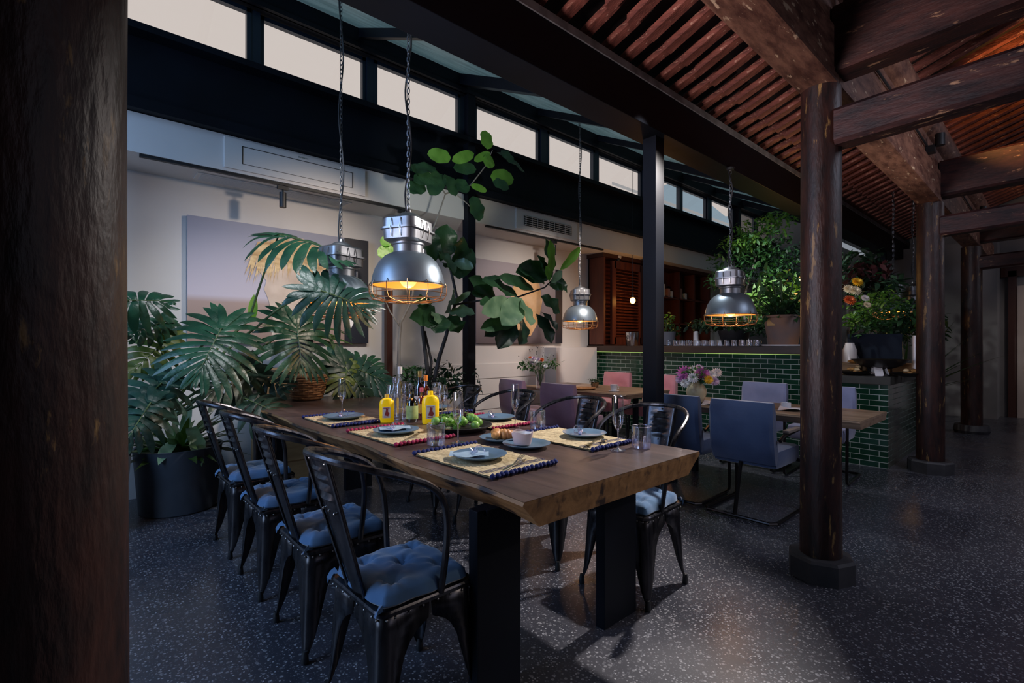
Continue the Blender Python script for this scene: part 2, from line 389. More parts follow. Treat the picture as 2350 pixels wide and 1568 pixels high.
# tiled roof slope: boarding, rafters in two courses
TA = .355; RA = math.atan(TA)
def rz_(y): return 3.16 + (YS-y)*TA
def roofslab(y0, y1, off, th):
    return B().loft([[(-3,y0,rz_(y0)+off),(-3,y1,rz_(y1)+off),(-3,y1,rz_(y1)+off+th),(-3,y0,rz_(y0)+off+th)],
                     [(12,y0,rz_(y0)+off),(12,y1,rz_(y1)+off),(12,y1,rz_(y1)+off+th),(12,y0,rz_(y0)+off+th)]])
struct(roofslab(YS+.12, -1.5, .13, .05).obj('ceiling', 'roofboard'), 'dark boarding of the tiled roof slope')
ridge = rz_(-1.5)
b = B().loft([[(-3,-1.5,ridge+.13),(-3,-5,ridge+.13-3.5*TA),(-3,-5,ridge+.18-3.5*TA),(-3,-1.5,ridge+.18)],
              [(12,-1.5,ridge+.13),(12,-5,ridge+.13-3.5*TA),(12,-5,ridge+.18-3.5*TA),(12,-1.5,ridge+.18)]])
struct(b.obj('ceiling_far_slope', 'roofboard'), 'dark boarding of the opposite roof slope')
struct(B().box((4.5,-1.5,ridge-.05),(15,.18,.2)).obj('beam_ridge', 'beam'), 'ridge beam', 'beam')
def rafter_mesh(y0, y1, w, h):
    b = B(); L = (y0-y1)/math.cos(RA)
    n = 8; rings = []
    for i in range(n+1):
        f = i/n; yy = -f*(y0-y1); zz = f*(y0-y1)*TA
        dx = .005*math.sin(f*9+w*200)
        rings.append([(-w/2+dx,yy,zz),(w/2+dx,yy,zz),(w/2+dx,yy,zz+h),(-w/2+dx,yy,zz+h)])
    return b.loft(rings)
lo = [tag(rafter_mesh(YS+.06, 1.70, w, .045).obj('eave_rafter', 'rafter'), 'short flaking red rafter end above the dark steel beam', 'rafter', 'short eave rafters over the steel beam') for w in (.07,)]
up = [tag(rafter_mesh(1.80, -1.45, w, .05).obj('roof_rafter', 'rafter'), 'long worn reddish rafter running up the roof slope', 'rafter', 'long rafters up the roof slope') for w in (.074,)]
x = .75; k = 0
while x < 11.9:
    for src, y, dx, dz in ((lo[0], YS+.06, 0, .03), (up[0], 1.80, -.07, -.03)):
        o = src if k == 0 else src.copy()
        if k: C.objects.link(o)
        o.location = (x+dx+random.uniform(-.012,.012), y, rz_(y)+dz); o.rotation_euler = (0,0,random.uniform(-.02,.02) if src is lo[0] else random.uniform(-.004,.004))
    x += .212; k += 1

# timber columns on stone feet, purlin and cross beams
cols = [(-.055,.885,.113),(3.02,.88,.096),(6.27,.88,.108),(9.47,.88,.115)]
col_labels = ['massive dark red-brown timber column filling the edge of the view, flecked with paint',
              'dark red-brown timber column on octagonal stone foot in front of blue velvet chairs',
              'dark red-brown timber column on stone foot at the corner of the green tiled bar',
              'red-brown timber column on round stone foot nearest the far doorway']
def column(i, x, y, r):
    t = thing('timber_column', col_labels[i], 'column', (x,y,0))
    b = B(); rings = []; n = 40; seg = 28
    for k in range(n+1):
        z = .11 + (2.62-.11)*k/n
        rr = r*(1.03-.05*k/n)
        ring = []
        for s in range(seg):
            a = 2*PI*s/seg
            q = noise.noise(Vector((math.cos(a)*2.5+i*5, math.sin(a)*2.5, z*1.3)))*.035
            ring.append((rr*(1+q)*math.cos(a), rr*(1+q)*math.sin(a), z))
        rings.append(ring)
    b.loft(rings); b.obj('shaft', 'column', t, True)
    g = B()
    if i in (1,2):
        g.lathe([(r*1.66,0),(r*1.66,.105),(r*1.56,.12)],(0,0,0),8)
    else: g.lathe([(r*1.6,0),(r*1.75,.04),(r*1.6,.115)],(0,0,0),24)
    g.obj('stone_foot', 'stone', t)
M['stone'] = mat('dark_stone', (.022,.022,.026), .6, c2=(.04,.038,.042), scale=9, bs=.2)
for i, (x,y,r) in enumerate(cols): column(i, x, y, r)
# long tie beam over the columns with board and round purlin
for i, (x0, x1) in enumerate(((-3.0,3.02),(3.02,6.27),(6.27,9.47),(9.47,12.0))):
    b = B().box(((x0+x1)/2,.88,2.76),(x1-x0,.18,.28),bev=.012)
    o = b.obj('tie_beam', 'beam_x')
    tag(o, ['painted timber beam over the columns in the nearest bay', 'pale worn timber beam between second and third column heads', 'pale worn timber beam between third and fourth column heads', 'timber beam running from fourth column to far wall'][i], 'beam')
o = B().box((4.5,.86,3.0),(15,.10,.2),bev=.01).obj('beam_board', 'beam_x'); struct(o, 'long board laid over the timber beams', 'beam')
o = B().tube([(-3,.86,3.228),(12,.86,3.228)],.13,20).obj('round_purlin', 'beam_x', None, True); tag(o, 'long round timber purlin above the column heads', 'purlin')
# cross beams to the other side (slightly arched)
def moon(x, z0, h, w, nm, lab):
    rings = []
    n = 16
    for k in range(n+1):
        f = k/n; y = .80 - f*4.6
        c = .05*math.sin(PI*f)
        hw = w/2
        rings.append([(x-hw,y,z0+c+.02),(x-hw+.02,y,z0+c),(x+hw-.02,y,z0+c),(x+hw,y,z0+c+.02),(x+hw,y,z0+c+h-.02),(x+hw-.02,y,z0+c+h),(x-hw+.02,y,z0+c+h),(x-hw,y,z0+c+h-.02)])
    o = B().loft(rings).obj(nm, 'beam'); tag(o, lab, 'beam')
nth = ['nearest', 'second', 'third', 'last']
for i, x in enumerate((3.02, 6.27, 9.47)):
    moon(x, 2.29, .19, .15, 'cross_beam', ['lower dark flaking cross beam meeting the column by the blue chairs','lower dark cross beam meeting the column at the bar corner','lower cross beam over the far doorway area'][i])
    moon(x, 2.66, .34, .2, 'cross_beam', ['upper thick dark cross beam meeting the column by the blue chairs','upper dark cross beam meeting the column at the bar corner','upper cross beam at the fourth column'][i])
for i, x in enumerate((3.02,)):
    b = B()
    b.poly([(0,.0,0),(0,-.0,.26),(0,-.30,.26),(0,-.27,.20),(0,-.19,.17),(0,-.14,.09),(0,-.05,.05)], (.05,0,0))
    b.lathe([(.03,0),(.045,.02),(.03,.04)],(.025,-.1,.2),12)
    o = b.obj('carved_bracket', 'gilt'); o.location = (x-.025,.77,3.0)
    tag(o, 'carved bracket with traces of gilding %s' % ['on the column by the blue chairs','on the column at the bar corner','on the fourth column'][i], 'bracket')
# far end: doorway
o = B().box((XF-.03,.60,1.25),(.06,.10,2.5)).box((XF-.03,-.62,1.25),(.06,.10,2.5)).box((XF-.03,-.01,2.55),(.06,1.5,.3)).obj('door_frame', 'mahoganyd')
struct(o, 'dark timber frame around the far doorway', 'door')
o = B().box((XF-.02,-.01,1.12),(.03,1.1,2.24)).obj('door_1', 'greydoor'); struct(o, 'pale door panel at the far end', 'door')
B().box((XF-.05,-.30,.5),(.02,.35,.98)).box((XF-.05,.2,.5),(.02,.35,.98)).obj('door_panel', 'white_plastic', o)
o = B().box((XF-.12,-.10,2.42),(.14,.42,.12),bev=.01).obj('emergency_light_box', 'white_plastic'); B().ball((XF-.17,.0,2.53),.055).obj('lamp_head','white_plastic',o,True); B().ball((XF-.17,-.2,2.53),.055).obj('lamp_head','white_plastic',o,True)
tag(o, 'small white emergency light box mounted above the far door', 'light')
# pale wall return between third and fourth columns, dark cross wall over the bar end
o = B().box((XF-.3,1.85,1.5),(.5,2.2,3.0)).obj('wall_return', 'greywall'); struct(o, 'pale plaster wall between the far columns')
# hills and a neighbouring roof beyond the windows
rings = []
hx = [(8,6.6),(11,7.0),(14,8.0),(18,7.6),(23,9.6),(28,8.6),(34,9.8),(42,8.0)]
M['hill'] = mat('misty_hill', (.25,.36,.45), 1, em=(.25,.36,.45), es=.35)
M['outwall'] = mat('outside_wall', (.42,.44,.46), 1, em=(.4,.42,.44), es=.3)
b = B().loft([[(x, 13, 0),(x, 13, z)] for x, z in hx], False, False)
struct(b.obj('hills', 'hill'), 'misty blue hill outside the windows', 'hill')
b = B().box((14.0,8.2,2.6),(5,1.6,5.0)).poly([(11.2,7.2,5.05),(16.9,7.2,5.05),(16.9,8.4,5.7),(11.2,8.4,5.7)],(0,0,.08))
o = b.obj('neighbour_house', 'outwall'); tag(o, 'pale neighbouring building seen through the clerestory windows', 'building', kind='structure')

# ================================================================ MAIN SLAB TABLE
def slab_edge(y, side):
    n = noise.noise(Vector((y*1.3, side*7.1, .3)))*.05 + noise.noise(Vector((y*4.1, side*3.3, 2.)))*.018
    return n
def slab(name, x0, x1, y0, y1, zt, th, lean, parent, mt, me, endcurve=.0):
    # top surface as one mesh, live edge ring as another
    n = 40; L = []; Rr = []
    for k in range(n+1):
        y = y0 + (y1-y0)*k/n
        L.append((x0+slab_edge(y,-1), y)); Rr.append((x1+slab_edge(y,1), y))
    outline = L[::1] + Rr[::-1]
    top = B(); top.loft([[(l[0],l[1],zt) for l in L],[(r[0],r[1],zt) for r in Rr]], False, False)
    t = top.obj('tabletop', mt, parent)
    ed = B()
    cx = (x0+x1)/2
    def ring(off, z, wob):
        out = []
        N = len(outline)
        for i, (x, y) in enumerate(outline):
            sgn = -1 if x < cx else 1
            w = noise.noise(Vector((x*5, y*5, z*9+sgn)))*wob
            yy = y
            if y <= y0+1e-4: yy = y - off*.12
            if y >= y1-1e-4: yy = y + off*.12
            out.append((x + sgn*(off+w), yy, z))
        return out
    ed.loft([ring(0, zt-.0015, 0), ring(.006, zt-.012, .003), ring(.0-lean*.35, zt-th*.45, .012), ring(-lean, zt-th, .02)], True)
    ed.obj('live_edge', me, parent, False)
    return t
T = thing('dining_table', 'thick live-edge wooden slab table set for a meal on black steel legs', 'table', (1.54,1.09,0))
def at_(p, o): return (p[0]-o[0], p[1]-o[1], p[2])
slab('slab', -.53, .53, 0, 3.42, .77, .095, .085, T, 'tabletop', 'tableedge')
for dx, w in ((-.51,.20),(.19,.235)):
    for yy in (.27, 3.0):
        B().box((dx+w/2, yy, .338), (w, .05, .675), bev=.003).obj('leg', 'black', T)
for yy in (.27, 3.0): B().box((0.0, yy, .665), (.95,.07,.02)).obj('leg_plate', 'black', T)

# ================================================================ METAL ARMCHAIR
def chair_parts(t):
    zs = .43; h = .178
    b = B()
    # pressed seat with rounded corners
    def rr(hw, rad, z, n=6):
        out = []
        for q in range(4):
            a0 = q*PI/2; cx = (hw-rad)*(1 if q in (0,3) else -1); cy = (hw-rad)*(1 if q in (0,1) else -1)
            for k in range(n+1):
                a = a0 + PI/2*k/n; out.append((cx+rad*math.cos(a), cy+rad*math.sin(a), z))
        return out
    b.loft([rr(h+.006,.04,zs-.018), rr(h+.008,.04,zs-.006), rr(h+.004,.04,zs), rr(h-.02,.03,zs-.004), rr(.05,.03,zs-.008)], True)
    n0 = len(b.bm.faces); b.m2 = ('rivet', n0)
    for sx in (-1,1):
        for sy in (-1,1):
            for d, z in ((.02,.405),(.05,.405),(.10,.407),(.15,.407)):
                b.ball((sx*(h+.003), sy*(h-d), z), .0045, 6); b.ball((sx*(h-d), sy*(h+.003), z), .0045, 6)
    b.obj('seat', 'chair', t, True)
    # four folded sheet legs
    for sx in (-1,1):
        for sy in (-1,1):
            prof = [(.425,.176),(.36,.173),(.335,.128),(.31,.104),(.27,.084),(.20,.068),(.14,.054),(.09,.040),(.055,.026),(.035,.017)]
            b = B(); rings = []
            for z, wd in prof:
                f = (zs-z)/zs; e = h + .020*f
                rad = min(.038, wd*.9)
                pts = [(sx*(e-wd), sy*e, z)]
                for k in range(6):
                    a = PI/2*k/5
                    pts.append((sx*(e-rad+rad*math.sin(a)), sy*(e-rad+rad*math.cos(a)), z))
                pts.append((sx*e, sy*(e-wd), z))
                rings.append(pts)
            b.loft(rings, False, False)
            # stiffening rib on the corner and foot
            lg = b.obj('leg', 'chair', t, True)
            lg.modifiers.new('s', 'SOLIDIFY').thickness = .0035
            B().lathe([(.011,0),(.015,.006),(.013,.03),(.010,.05)], (sx*(h+.013), sy*(h+.013), 0), 10).obj('foot_cap', 'cable', lg, True)
    # rim tube that becomes the arms
    pts = [(.040,-.180,.425),(.045,-.20,.55),(.042,-.213,.66),(.020,-.222,.745),(-.03,-.226,.80),(-.11,-.222,.84),(-.20,-.198,.872),(-.27,-.145,.893),(-.305,-.075,.903)]
    path = pts + [(-.316,0,.906)] + [(x,-y,z) for x,y,z in pts[::-1]]
    # smooth by Catmull-Rom
    P = [Vector(p) for p in path]; S = []
    for i in range(len(P)-1):
        p0 = P[max(i-1,0)]; p1 = P[i]; p2 = P[i+1]; p3 = P[min(i+2,len(P)-1)]
        for k in range(4):
            u = k/4; S.append(.5*((2*p1)+(-p0+p2)*u+(2*p0-5*p1+4*p2-p3)*u*u+(-p0+3*p1-3*p2+p3)*u**3))
    S.append(P[-1])
    B().tube(S, .0115, 8).obj('arm_rail', 'chair', t, True)
    # back splat with pressed louvres, flanged edges
    b = B()
    def sp(u, v):   # u bottom->top, v across
        w = .062 + .028*u
        x = -.172 - .135*u - .006*math.cos(v*PI*2-PI)
        z = .43 + .47*u
        y = (v-.5)*2*w
        if .66 < u < .93 and .2 < v < .8: x += .008*(math.sin((u-.66)/.27*PI*8))
        return (x, y, z)
    b.grid(sp, 48, 10); b.m2 = ('rivet', len(b.bm.faces))
    for v in (-.06,0,.06): b.ball((-.300,v,.885), .0055, 6); b.ball((-.255,v*.7,.72), .005, 6); b.ball((-.262,v*.7,.72), .005, 6)
    sl = b.obj('back_splat', 'chair', t, True); m = sl.modifiers.new('s','SOLIDIFY'); m.thickness = .004
    for s in (-1, 1):
        B().tube([(-.172,s*.062,.43),(-.307,s*.090,.90)], .0055, 6).obj('splat_flange', 'chair', sl, True)
def cushion_parts():
    b = B(); n = 26; hw = .176
    tuft = [(0,0),(-.095,-.095),(.095,-.095),(-.095,.095),(.095,.095)]
    def prof(u, v, top):
        x = (u-.5)*2; y = (v-.5)*2
        # rounded square
        k = 1 - .07*(x*x*y*y)
        px = x*hw*k*(1.0+.02*math.sin(y*9)); py = y*hw*k*(1.0+.02*math.sin(x*8+1))
        e = max(abs(x), abs(y)); th = .05*(max(0, 1-e**5))**.5 + .001
        z = th
        if top:
            for tx, ty in tuft:
                d = math.hypot(px-tx, py-ty); z -= .034*math.exp(-(d/.030)**2)*(th/.05)
                a = math.atan2(py-ty, px-tx)
                z += .0045*math.sin(a*7+tx*60)*math.exp(-(d/.06)**2)*(th/.05)*min(1, d/.02)
            z += .008*(1-e*e)*(noise.noise(Vector((px*14, py*14, 1.)))) 
            z += .010*math.cos(px*33)*math.cos(py*33)*(th/.042)*.6
        else: z = -th*.35
        return (px, py, z+.014)
    b.grid(lambda u,v: prof(u,v,True), 40, 40); b.grid(lambda u,v: prof(u,v,False), 40, 40)
    bmesh.ops.remove_doubles(b.bm, verts=b.bm.verts, dist=.0016)
    return b
CH = thing('metal_armchair', 'x', 'chair', group='dark metal armchairs around the slab table'); chair_parts(CH)
CU = thing('seat_cushion', 'x', 'cushion', group='blue tufted cushions on the metal armchairs')
cushion_parts().obj('pad', 'cushion', CU, True)
for s in (-1,1):
    B().loft([[(-.165,s*.145,.015),(-.17,s*.175,.03),(-.172,s*.18,.012)],[(-.180,s*.162,.014),(-.186,s*.178,.02),(-.188,s*.174,.004)],[(-.192,s*.16,-.004),(-.196,s*.182,.0),(-.194,s*.176,-.022)]], False, False).obj('corner_tie', 'cushion', CU, True)
rowL = [(.868,1.56,0.02),(.868,2.165,-.01),(.868,2.79,0),(.868,3.42,.01)]
labL = ['dark metal armchair fourth from the big dark planter, at the table corner','dark metal armchair third from the big dark planter','dark metal armchair second from the big dark planter','dark metal armchair first from the big dark planter']
rowR = [(2.185,1.50,PI+.06),(2.19,2.05,PI-.02),(2.19,2.66,PI+.03),(2.17,3.27,PI)]
labR = ['dark metal armchair in front of the dark blue velvet chair, tucked under the table','dark metal armchair before the mauve velvet chairs, behind the tumbler','dark metal armchair in front of the mauve chair near the thin flute','dark metal armchair at the black post behind the bottles']
for k, ((x,y,a), l) in enumerate(zip(rowL+rowR, labL+labR)):
    if k == 0: CH.location = (x,y,0); CH.rotation_euler = (0,0,a); CH['label'] = l
    else: dup(CH, (x,y,0), a, l)
    cl = 'blue tufted cushion on the ' + ['armchair at the table corner, fourth from the planter','third armchair from the big planter','second armchair from the big planter','first armchair beside the big planter','armchair in front of the blue velvet chair','armchair before the mauve chairs, behind the tumbler','armchair in front of the mauve chair by the flute','armchair at the black post behind the bottles'][k]
    if k == 0: CU.location = (x,y,.425); CU.rotation_euler = (0,0,a); CU['label'] = cl
    else: dup(CU, (x,y,.425), a, cl)

# ================================================================ VELVET CHAIRS (cantilever, with arms) - front is +x
def velvet(name, m, arms=True, label='', loc=(0,0,0), rz=0, group=None, top=.84, w=.46, post=False, hb=.48):
    t = thing(name, label, 'chair', loc, rz, group)
    B().box((.03,0,.43),(.46,w,.13),bev=.035).obj('seat', m, t, True)
    b = B(); rings = []
    for k in range(7):
        f = k/6; z = .40+f*(top-.40); x = -.19-.05*f-.015*math.sin(f*PI)
        thk = .055*(1-.12*f); ww = w/2*(1-.02*f)
        if k in (0,6): thk *= .6; ww *= .975
        rings.append([(x-thk,-ww+.02,z),(x-thk,ww-.02,z),(x-thk*.6,ww,z),(x+thk*.6,ww,z),(x+thk,ww-.02,z),(x+thk,-ww+.02,z),(x+thk*.6,-ww,z),(x-thk*.6,-ww,z)])
    bk = b.loft(rings).obj('backrest', m, t, True)
    if arms:
        for s in (-1,1):
            y = s*(w/2+.02)
            B().tube([(-.26,y,.015),(.20,y,.015),(.245,y,.03),(.255,y,.08),(.24,y,.56),(.22,y,.605),(.17,y,.62),(-.14,y,.60),(-.20,y,.575)], .0125, 8).obj('side_frame', 'tube', t, True)
            B().box((0.03,y,.628),(.26,.045,.022),bev=.009).obj('arm_pad', 'armpad', t, True)
        B().tube([(-.26,-(w/2+.02),.015),(-.30,-(w/2-.01),.015),(-.30,(w/2-.01),.015),(-.26,(w/2+.02),.015)], .0125, 8).obj('floor_bar', 'tube', t, True)
        B().tube([(.20,-(w/2+.02),.38),(.20,(w/2+.02),.38)], .0125, 8).obj('cross_bar', 'tube', t, True)
        if post: B().tube([(-.30,.02,.02),(-.20,.02,.39)], .015, 8).obj('rear_post', 'tube', t, True)
    else:
        for sx in (-1,1):
            for sy in (-1,1): B().tube([(sx*.18+.01,sy*.19,.38),(sx*.2+.01,sy*.2,0)], .014, 8).obj('leg', 'tube', t, True)
    return t
velvet('velvet_chair', 'velvet', True, 'dark blue velvet chair turned back to view beside the timber column', (3.86,1.565,0), 0, 'blue velvet chairs', post=True)
velvet('velvet_chair', 'velvet', True, 'dark blue velvet chair behind the metal armchair at the table end', (3.88,2.13,0), .03, 'blue velvet chairs')
velvet('velvet_chair', 'velvet_l', True, 'pale lilac-blue velvet chair facing us between flower vase and timber column', (5.28,2.14,0), PI, 'blue velvet chairs')
velvet('velvet_chair', 'velvet_l', True, 'pale lilac-blue velvet chair beyond the small table end, against green tiles', (5.28,1.53,0), PI+.05, 'blue velvet chairs')
velvet('velvet_chair', 'mauve', False, 'mauve velvet chair by the white wall with its back to the slab table', (4.02,4.22,0), -.10, 'pink velvet chairs')
velvet('velvet_chair', 'mauve', False, 'mauve velvet chair between two metal armchair backs', (3.98,3.50,0), .05, 'pink velvet chairs')
velvet('velvet_chair', 'pink', False, 'bright pink velvet chair against the tiles at the white pier', (5.42,4.16,0), PI-.05, 'pink velvet chairs', top=.86)
velvet('velvet_chair', 'pink', False, 'bright pink velvet chair half hidden by the square steel post', (5.42,3.47,0), PI+.04, 'pink velvet chairs', top=.86)
# small live-edge tables
T2 = thing('dining_table', 'small live-edge wooden table with flower vase among blue velvet chairs', 'table', (4.38,.93,0))
slab('slab', -.38, .36, 0, 1.75, .72, .06, .02, T2, 'table2', 'table2')
for yy in (.3,1.5):
    for dx in (-.2,.2): B().box((dx,yy,.33),(.05,.05,.66)).obj('leg', 'black', T2)
T3 = thing('dining_table', 'small brown wooden table among the pink velvet chairs', 'table', (4.72,3.05,0))
slab('slab', -.42, .42, 0, 1.55, .72, .05, .02, T3, 'table2', 'table2')
for yy in (.3,1.3):
    for dx in (-.2,.2): B().box((dx,yy,.335),(.05,.05,.67)).obj('leg', 'black', T3)

# ================================================================ TILED BAR
BX = 6.08
M_LED = mat('green_yellow_led', (.6,.7,.2), .5, em=(.5,.75,.2), es=1.1)
bar = thing('tiled_bar', 'tall bar counter faced with glossy dark green subway tiles', 'bar', (BX,3.4,0))
B().box((.25,0,.567),(.5,3.14,1.135)).obj('tiled_front', 'tile_y', bar)
B().box((.22,-.03,1.18),(.62,3.2,.09),bev=.006).obj('wood_counter', 'counterwood', bar)
B().box((-.008,0,1.131),(.008,3.1,.004)).obj('light_strip', M_LED, bar)
bar2 = thing('tiled_counter', 'lower green-tiled pastry counter with dark stone top at the column', 'counter', (BX,1.5,0))
B().box((.02,.0,.42),(.04,.64,.84)).obj('tiled_front', 'tile_y', bar2)
B().box((1.02,0,.42),(1.94,.638,.838)).obj('tiled_side', 'tile_x', bar2)
B().box((1.0,-.01,.88),(2.06,.68,.08),bev=.006).obj('stone_top', 'counterstone', bar2)

# ================================================================ CABINET BEHIND THE BAR
M['potmix'] = mat('half_lit_terracotta', (.16,.13,.13), .7, c2=(.34,.16,.07), scale=2.2, bs=.05)  # pot clay mottled grey and orange
M['tagpaper'] = mat('kraft_tag', (.45,.27,.10), .7)
cab = thing('wall_cabinet', 'tall red-brown wooden cabinet with louvred door and open shelves', 'cabinet')
cx0, cx1, cyb, cyf = 6.05, 9.45, 4.99, 4.72
B().box(((cx0+cx1)/2, cyb-.01, 1.9),(cx1-cx0,.02,1.4)).obj('back_panel', 'mahogany', cab)
for x in (cx0+.02, cx1-.02, 7.18): B().box((x,4.84,1.9),(.04,.30,1.4)).obj('side_panel', 'mahogany', cab)
B().box(((cx0+cx1)/2,4.84,2.62),(cx1-cx0+.06,.32,.06)).box(((cx0+cx1)/2,4.84,1.22),(cx1-cx0,.32,.05)).obj('frame_board', 'mahoganyd', cab)
d = B().box((6.30,4.70,1.9),(.10,.04,1.3)).box((7.05,4.70,1.9),(.10,.04,1.3)).box((6.67,4.70,2.5),(.7,.04,.12)).box((6.67,4.70,1.3),(.7,.04,.12)).obj('louvred_door', 'mahogany', cab)
b = B()
for k in range(22): b.box((6.67,4.71,1.38+k*.049),(.66,.035,.012),rx=.6)
b.obj('louvres', 'mahogany', d)
b = B()
for x in (7.75,8.35,8.9): b.box((x,4.86,1.9),(.025,.26,1.36))
b.obj('divider', 'mahogany', cab)
B().box((8.3,4.86,1.62),(2.2,.26,.025)).obj('shelf', 'mahogany', cab); B().box((8.3,4.86,2.08),(2.2,.26,.025)).obj('shelf', 'mahogany', cab)
rnd = random.Random(3)
bx = [(7.45,2.095,.22,'paper'),(7.95,2.095,.24,'paper'),(8.12,2.095,.17,'rosebox'),(8.22,2.095,.13,'ceramic'),(8.55,2.095,.2,'rosebox'),(8.72,2.095,.12,'ceramic')]
M['rosebox'] = mat('rose_packaging', (.45,.22,.18), .6)
for k, (x,z,h,m) in enumerate(bx):
    o = B().box((x,4.84,z+h/2),(.08,.06,h),bev=.004).box((x,4.808,z+h*.55),(.05,.002,h*.3)).obj('gift_box' if m!='ceramic' else 'small_jar', m)
    tag(o, ['tall white box on the cabinet shelf beside the steel post','tall pale box on the upper cabinet shelf','rose-coloured box next to the pale box on the shelf','short white jar after the rose box on the shelf','rose box in the last shelf compartment','little white jar at the shelf end'][k], 'box' if m!='ceramic' else 'jar')
def lathe_obj(name, prof, m, loc, label, cat, group=None, seg=20, fn=None):
    o = B().lathe(prof, (0,0,0), seg, fn=fn).obj(name, m, None, True); o.location = loc; return tag(o, label, cat, group)
def bottle(loc, h, r, m, label, neck=.3, cap='paper', lab=None, group=None, labm='paper', contents=None):
    t = thing('bottle', label, 'bottle', loc, 0, group)
    B().lathe([(r*.9,0),(r,.006),(r,h*.58),(r*.8,h*.66),(r*.34,h*.74),(r*.32,h*.93)],(0,0,0),20).obj('glass_body', m, t, True)
    B().lathe([(r*.38,h*.86),(r*.40,h*.87),(r*.40,h),(r*.3,h*1.0)],(0,0,0),14).obj('cap', cap, t, True)
    if lab: B().lathe([(r*1.02,h*lab[0]),(r*1.02,h*lab[1])],(0,0,0),20,False).obj('label_band', labm, t, True)
    if contents: B().lathe([(r*.9,.006),(r*.93,h*.5)],(0,0,0),16).obj('drink', contents, t, True)
    return t
# things on the wooden counter
CZ = 1.225
bk = thing('ice_bucket', 'polished steel bucket on the bar near the louvred door', 'bucket', (6.28,4.342,1.23)[:2]+(CZ,))
B().lathe([(.085,0),(.09,.01),(.105,.20),(.112,.205),(.104,.205),(.085,.02)],(0,0,0),24).obj('pail', 'steel', bk, True)
B().tube([(.105,.0,.16),(.125,0,.13),(.105,0,.10)],.006,6).obj('handle','steel',bk,True); B().tube([(-.105,0,.16),(-.125,0,.13),(-.105,0,.10)],.006,6).obj('handle','steel',bk,True)
bottle((7.35,4.80,1.245), .32, .04, 'brownglass', 'dark bottle with white label on the cabinet shelf under the bulb', cap='cable', lab=(.2,.45))
bottle((6.5,3.9,1.225), .28, .035, 'brownglass', 'small dark bottle with pale label on the bar beside the steel bucket', cap='cable', lab=(.2,.5))
p = lathe_obj('bar_pot', [(.07,0),(.09,.01),(.115,.20),(.105,.20),(.08,.02)], 'greypot', (6.3,3.756,1.231)[:2]+(CZ,), 'blue-grey plant pot on the bar behind the square steel post', 'pot')
# hanging bulb
t = thing('bulb_pendant', 'bare glowing filament bulb hanging in front of the cabinet', 'lamp', (6.55,4.512,1.934))
B().ball((0,0,0),.042,12,1.2).obj('bulb','bulb',t,True); B().cyl((0,0,.045),.018,.05).obj('socket','cable',t,True); B().tube([(0,0,.09),(0,0,skz(t.location[1])-t.location[2])],.004,6).obj('cord','cable',t)
t = thing('bulb_pendant', 'glowing orange bulb lamp against the edge of the timber column', 'lamp', (6.55,2.10,1.98))
point('bulb_light', (6.45,4.0,1.78), 9, (1,.45,.13), .03)
point('bulb_light', (6.48,2.10,1.98), 5, (1,.45,.13), .03)
B().ball((0,0,0),.05,12,1.3).obj('bulb','bulb',t,True); B().cyl((0,0,.06),.02,.05).obj('socket','rivet',t,True); B().tube([(0,0,.1),(0,0,.84)],.004,6).obj('cord','cable',t)
# upside-down tumblers in a line on the bar
g0 = None
pos = [(6.22,3.688,1.25),(6.22,3.588,1.25),(6.22,3.49,1.25),(6.22,3.387,1.25),(6.22,3.269,1.25),(6.22,3.166,1.25),(6.22,3.065,1.25),(6.22,2.966,1.25),(6.22,2.869,1.25),(6.22,2.775,1.25),(6.22,2.683,1.25),(6.22,2.593,1.25),(6.22,2.505,1.25)]
for k, p in enumerate(pos):
    if g0 is None:
        g0 = B().lathe([(.038,0),(.040,.002),(.037,.075),(.034,.08),(.034,.075),(.036,.004)],(0,0,0),14).obj('bar_tumbler','glass',None,True)
        o = tag(g0, 'clear glass tumbler upturned in the line along the bar top', 'glass', 'upturned tumblers along the bar')
    else: o = g0.copy(); C.objects.link(o)
    o.location = (6.22, p[1], CZ)
o = None
for k in range(13):
    o2 = (o.copy() if o else B().lathe([(.034,0),(.036,.002),(.033,.065),(.030,.07),(.030,.066),(.033,.004)],(0,0,0),12).obj('bar_tumbler','glass',None,True))
    if o: C.objects.link(o2)
    else: tag(o2, 'small clear glass standing in the second line on the bar top', 'glass', 'second line of glasses along the bar')
    o = o2; o.location = (6.36, pos[k][1]+.03, CZ)
o = lathe_obj('bar_vase', [(.03,0),(.035,.004),(.032,.19),(.024,.2)], 'ceramic', (6.32,3.34,1.232)[:2]+(CZ,), 'white cylindrical vase on the bar beneath the dark foliage', 'vase')
for k, (px_) in enumerate((0,1)):
    pp = ((6.38,3.001,1.25),(6.38,2.92,1.25))[k]
    o = B().box((0,0,.085),(.04,.05,.17),bev=.003).box((-.021,0,.09),(.002,.035,.08)).obj('carton', ('paper','rosebox')[k]); o.location = pp[:2]+(CZ,); tag(o, ('white carton standing among the bar glasses','reddish carton standing among the bar glasses')[k], 'box')
# potted plant on the bar (large grey-orange pot on a saucer)
PP = (6.2,2.196,1.265)[:2]+(CZ,)
pot = thing('potted_plant', 'large half-grey terracotta pot on a saucer on the bar with bushy leaves', 'plant', PP)
B().lathe([(.15,.012),(.155,.02),(.205,.33),(.215,.335),(.215,.36),(.195,.36),(.185,.33)],(0,0,0),28).obj('pot','potmix',pot,True)
B().lathe([(.19,0),(.225,.004),(.23,.02),(.2,.016)],(0,0,0),28).obj('saucer','ceramic',pot,True)
B().lathe([(.19,.33),(.01,.345)],(0,0,0),20).obj('soil','soil',pot)
B().box((-.185,.06,.285),(.004,.085,.095),ry=.12).obj('price_tag','tagpaper',pot)

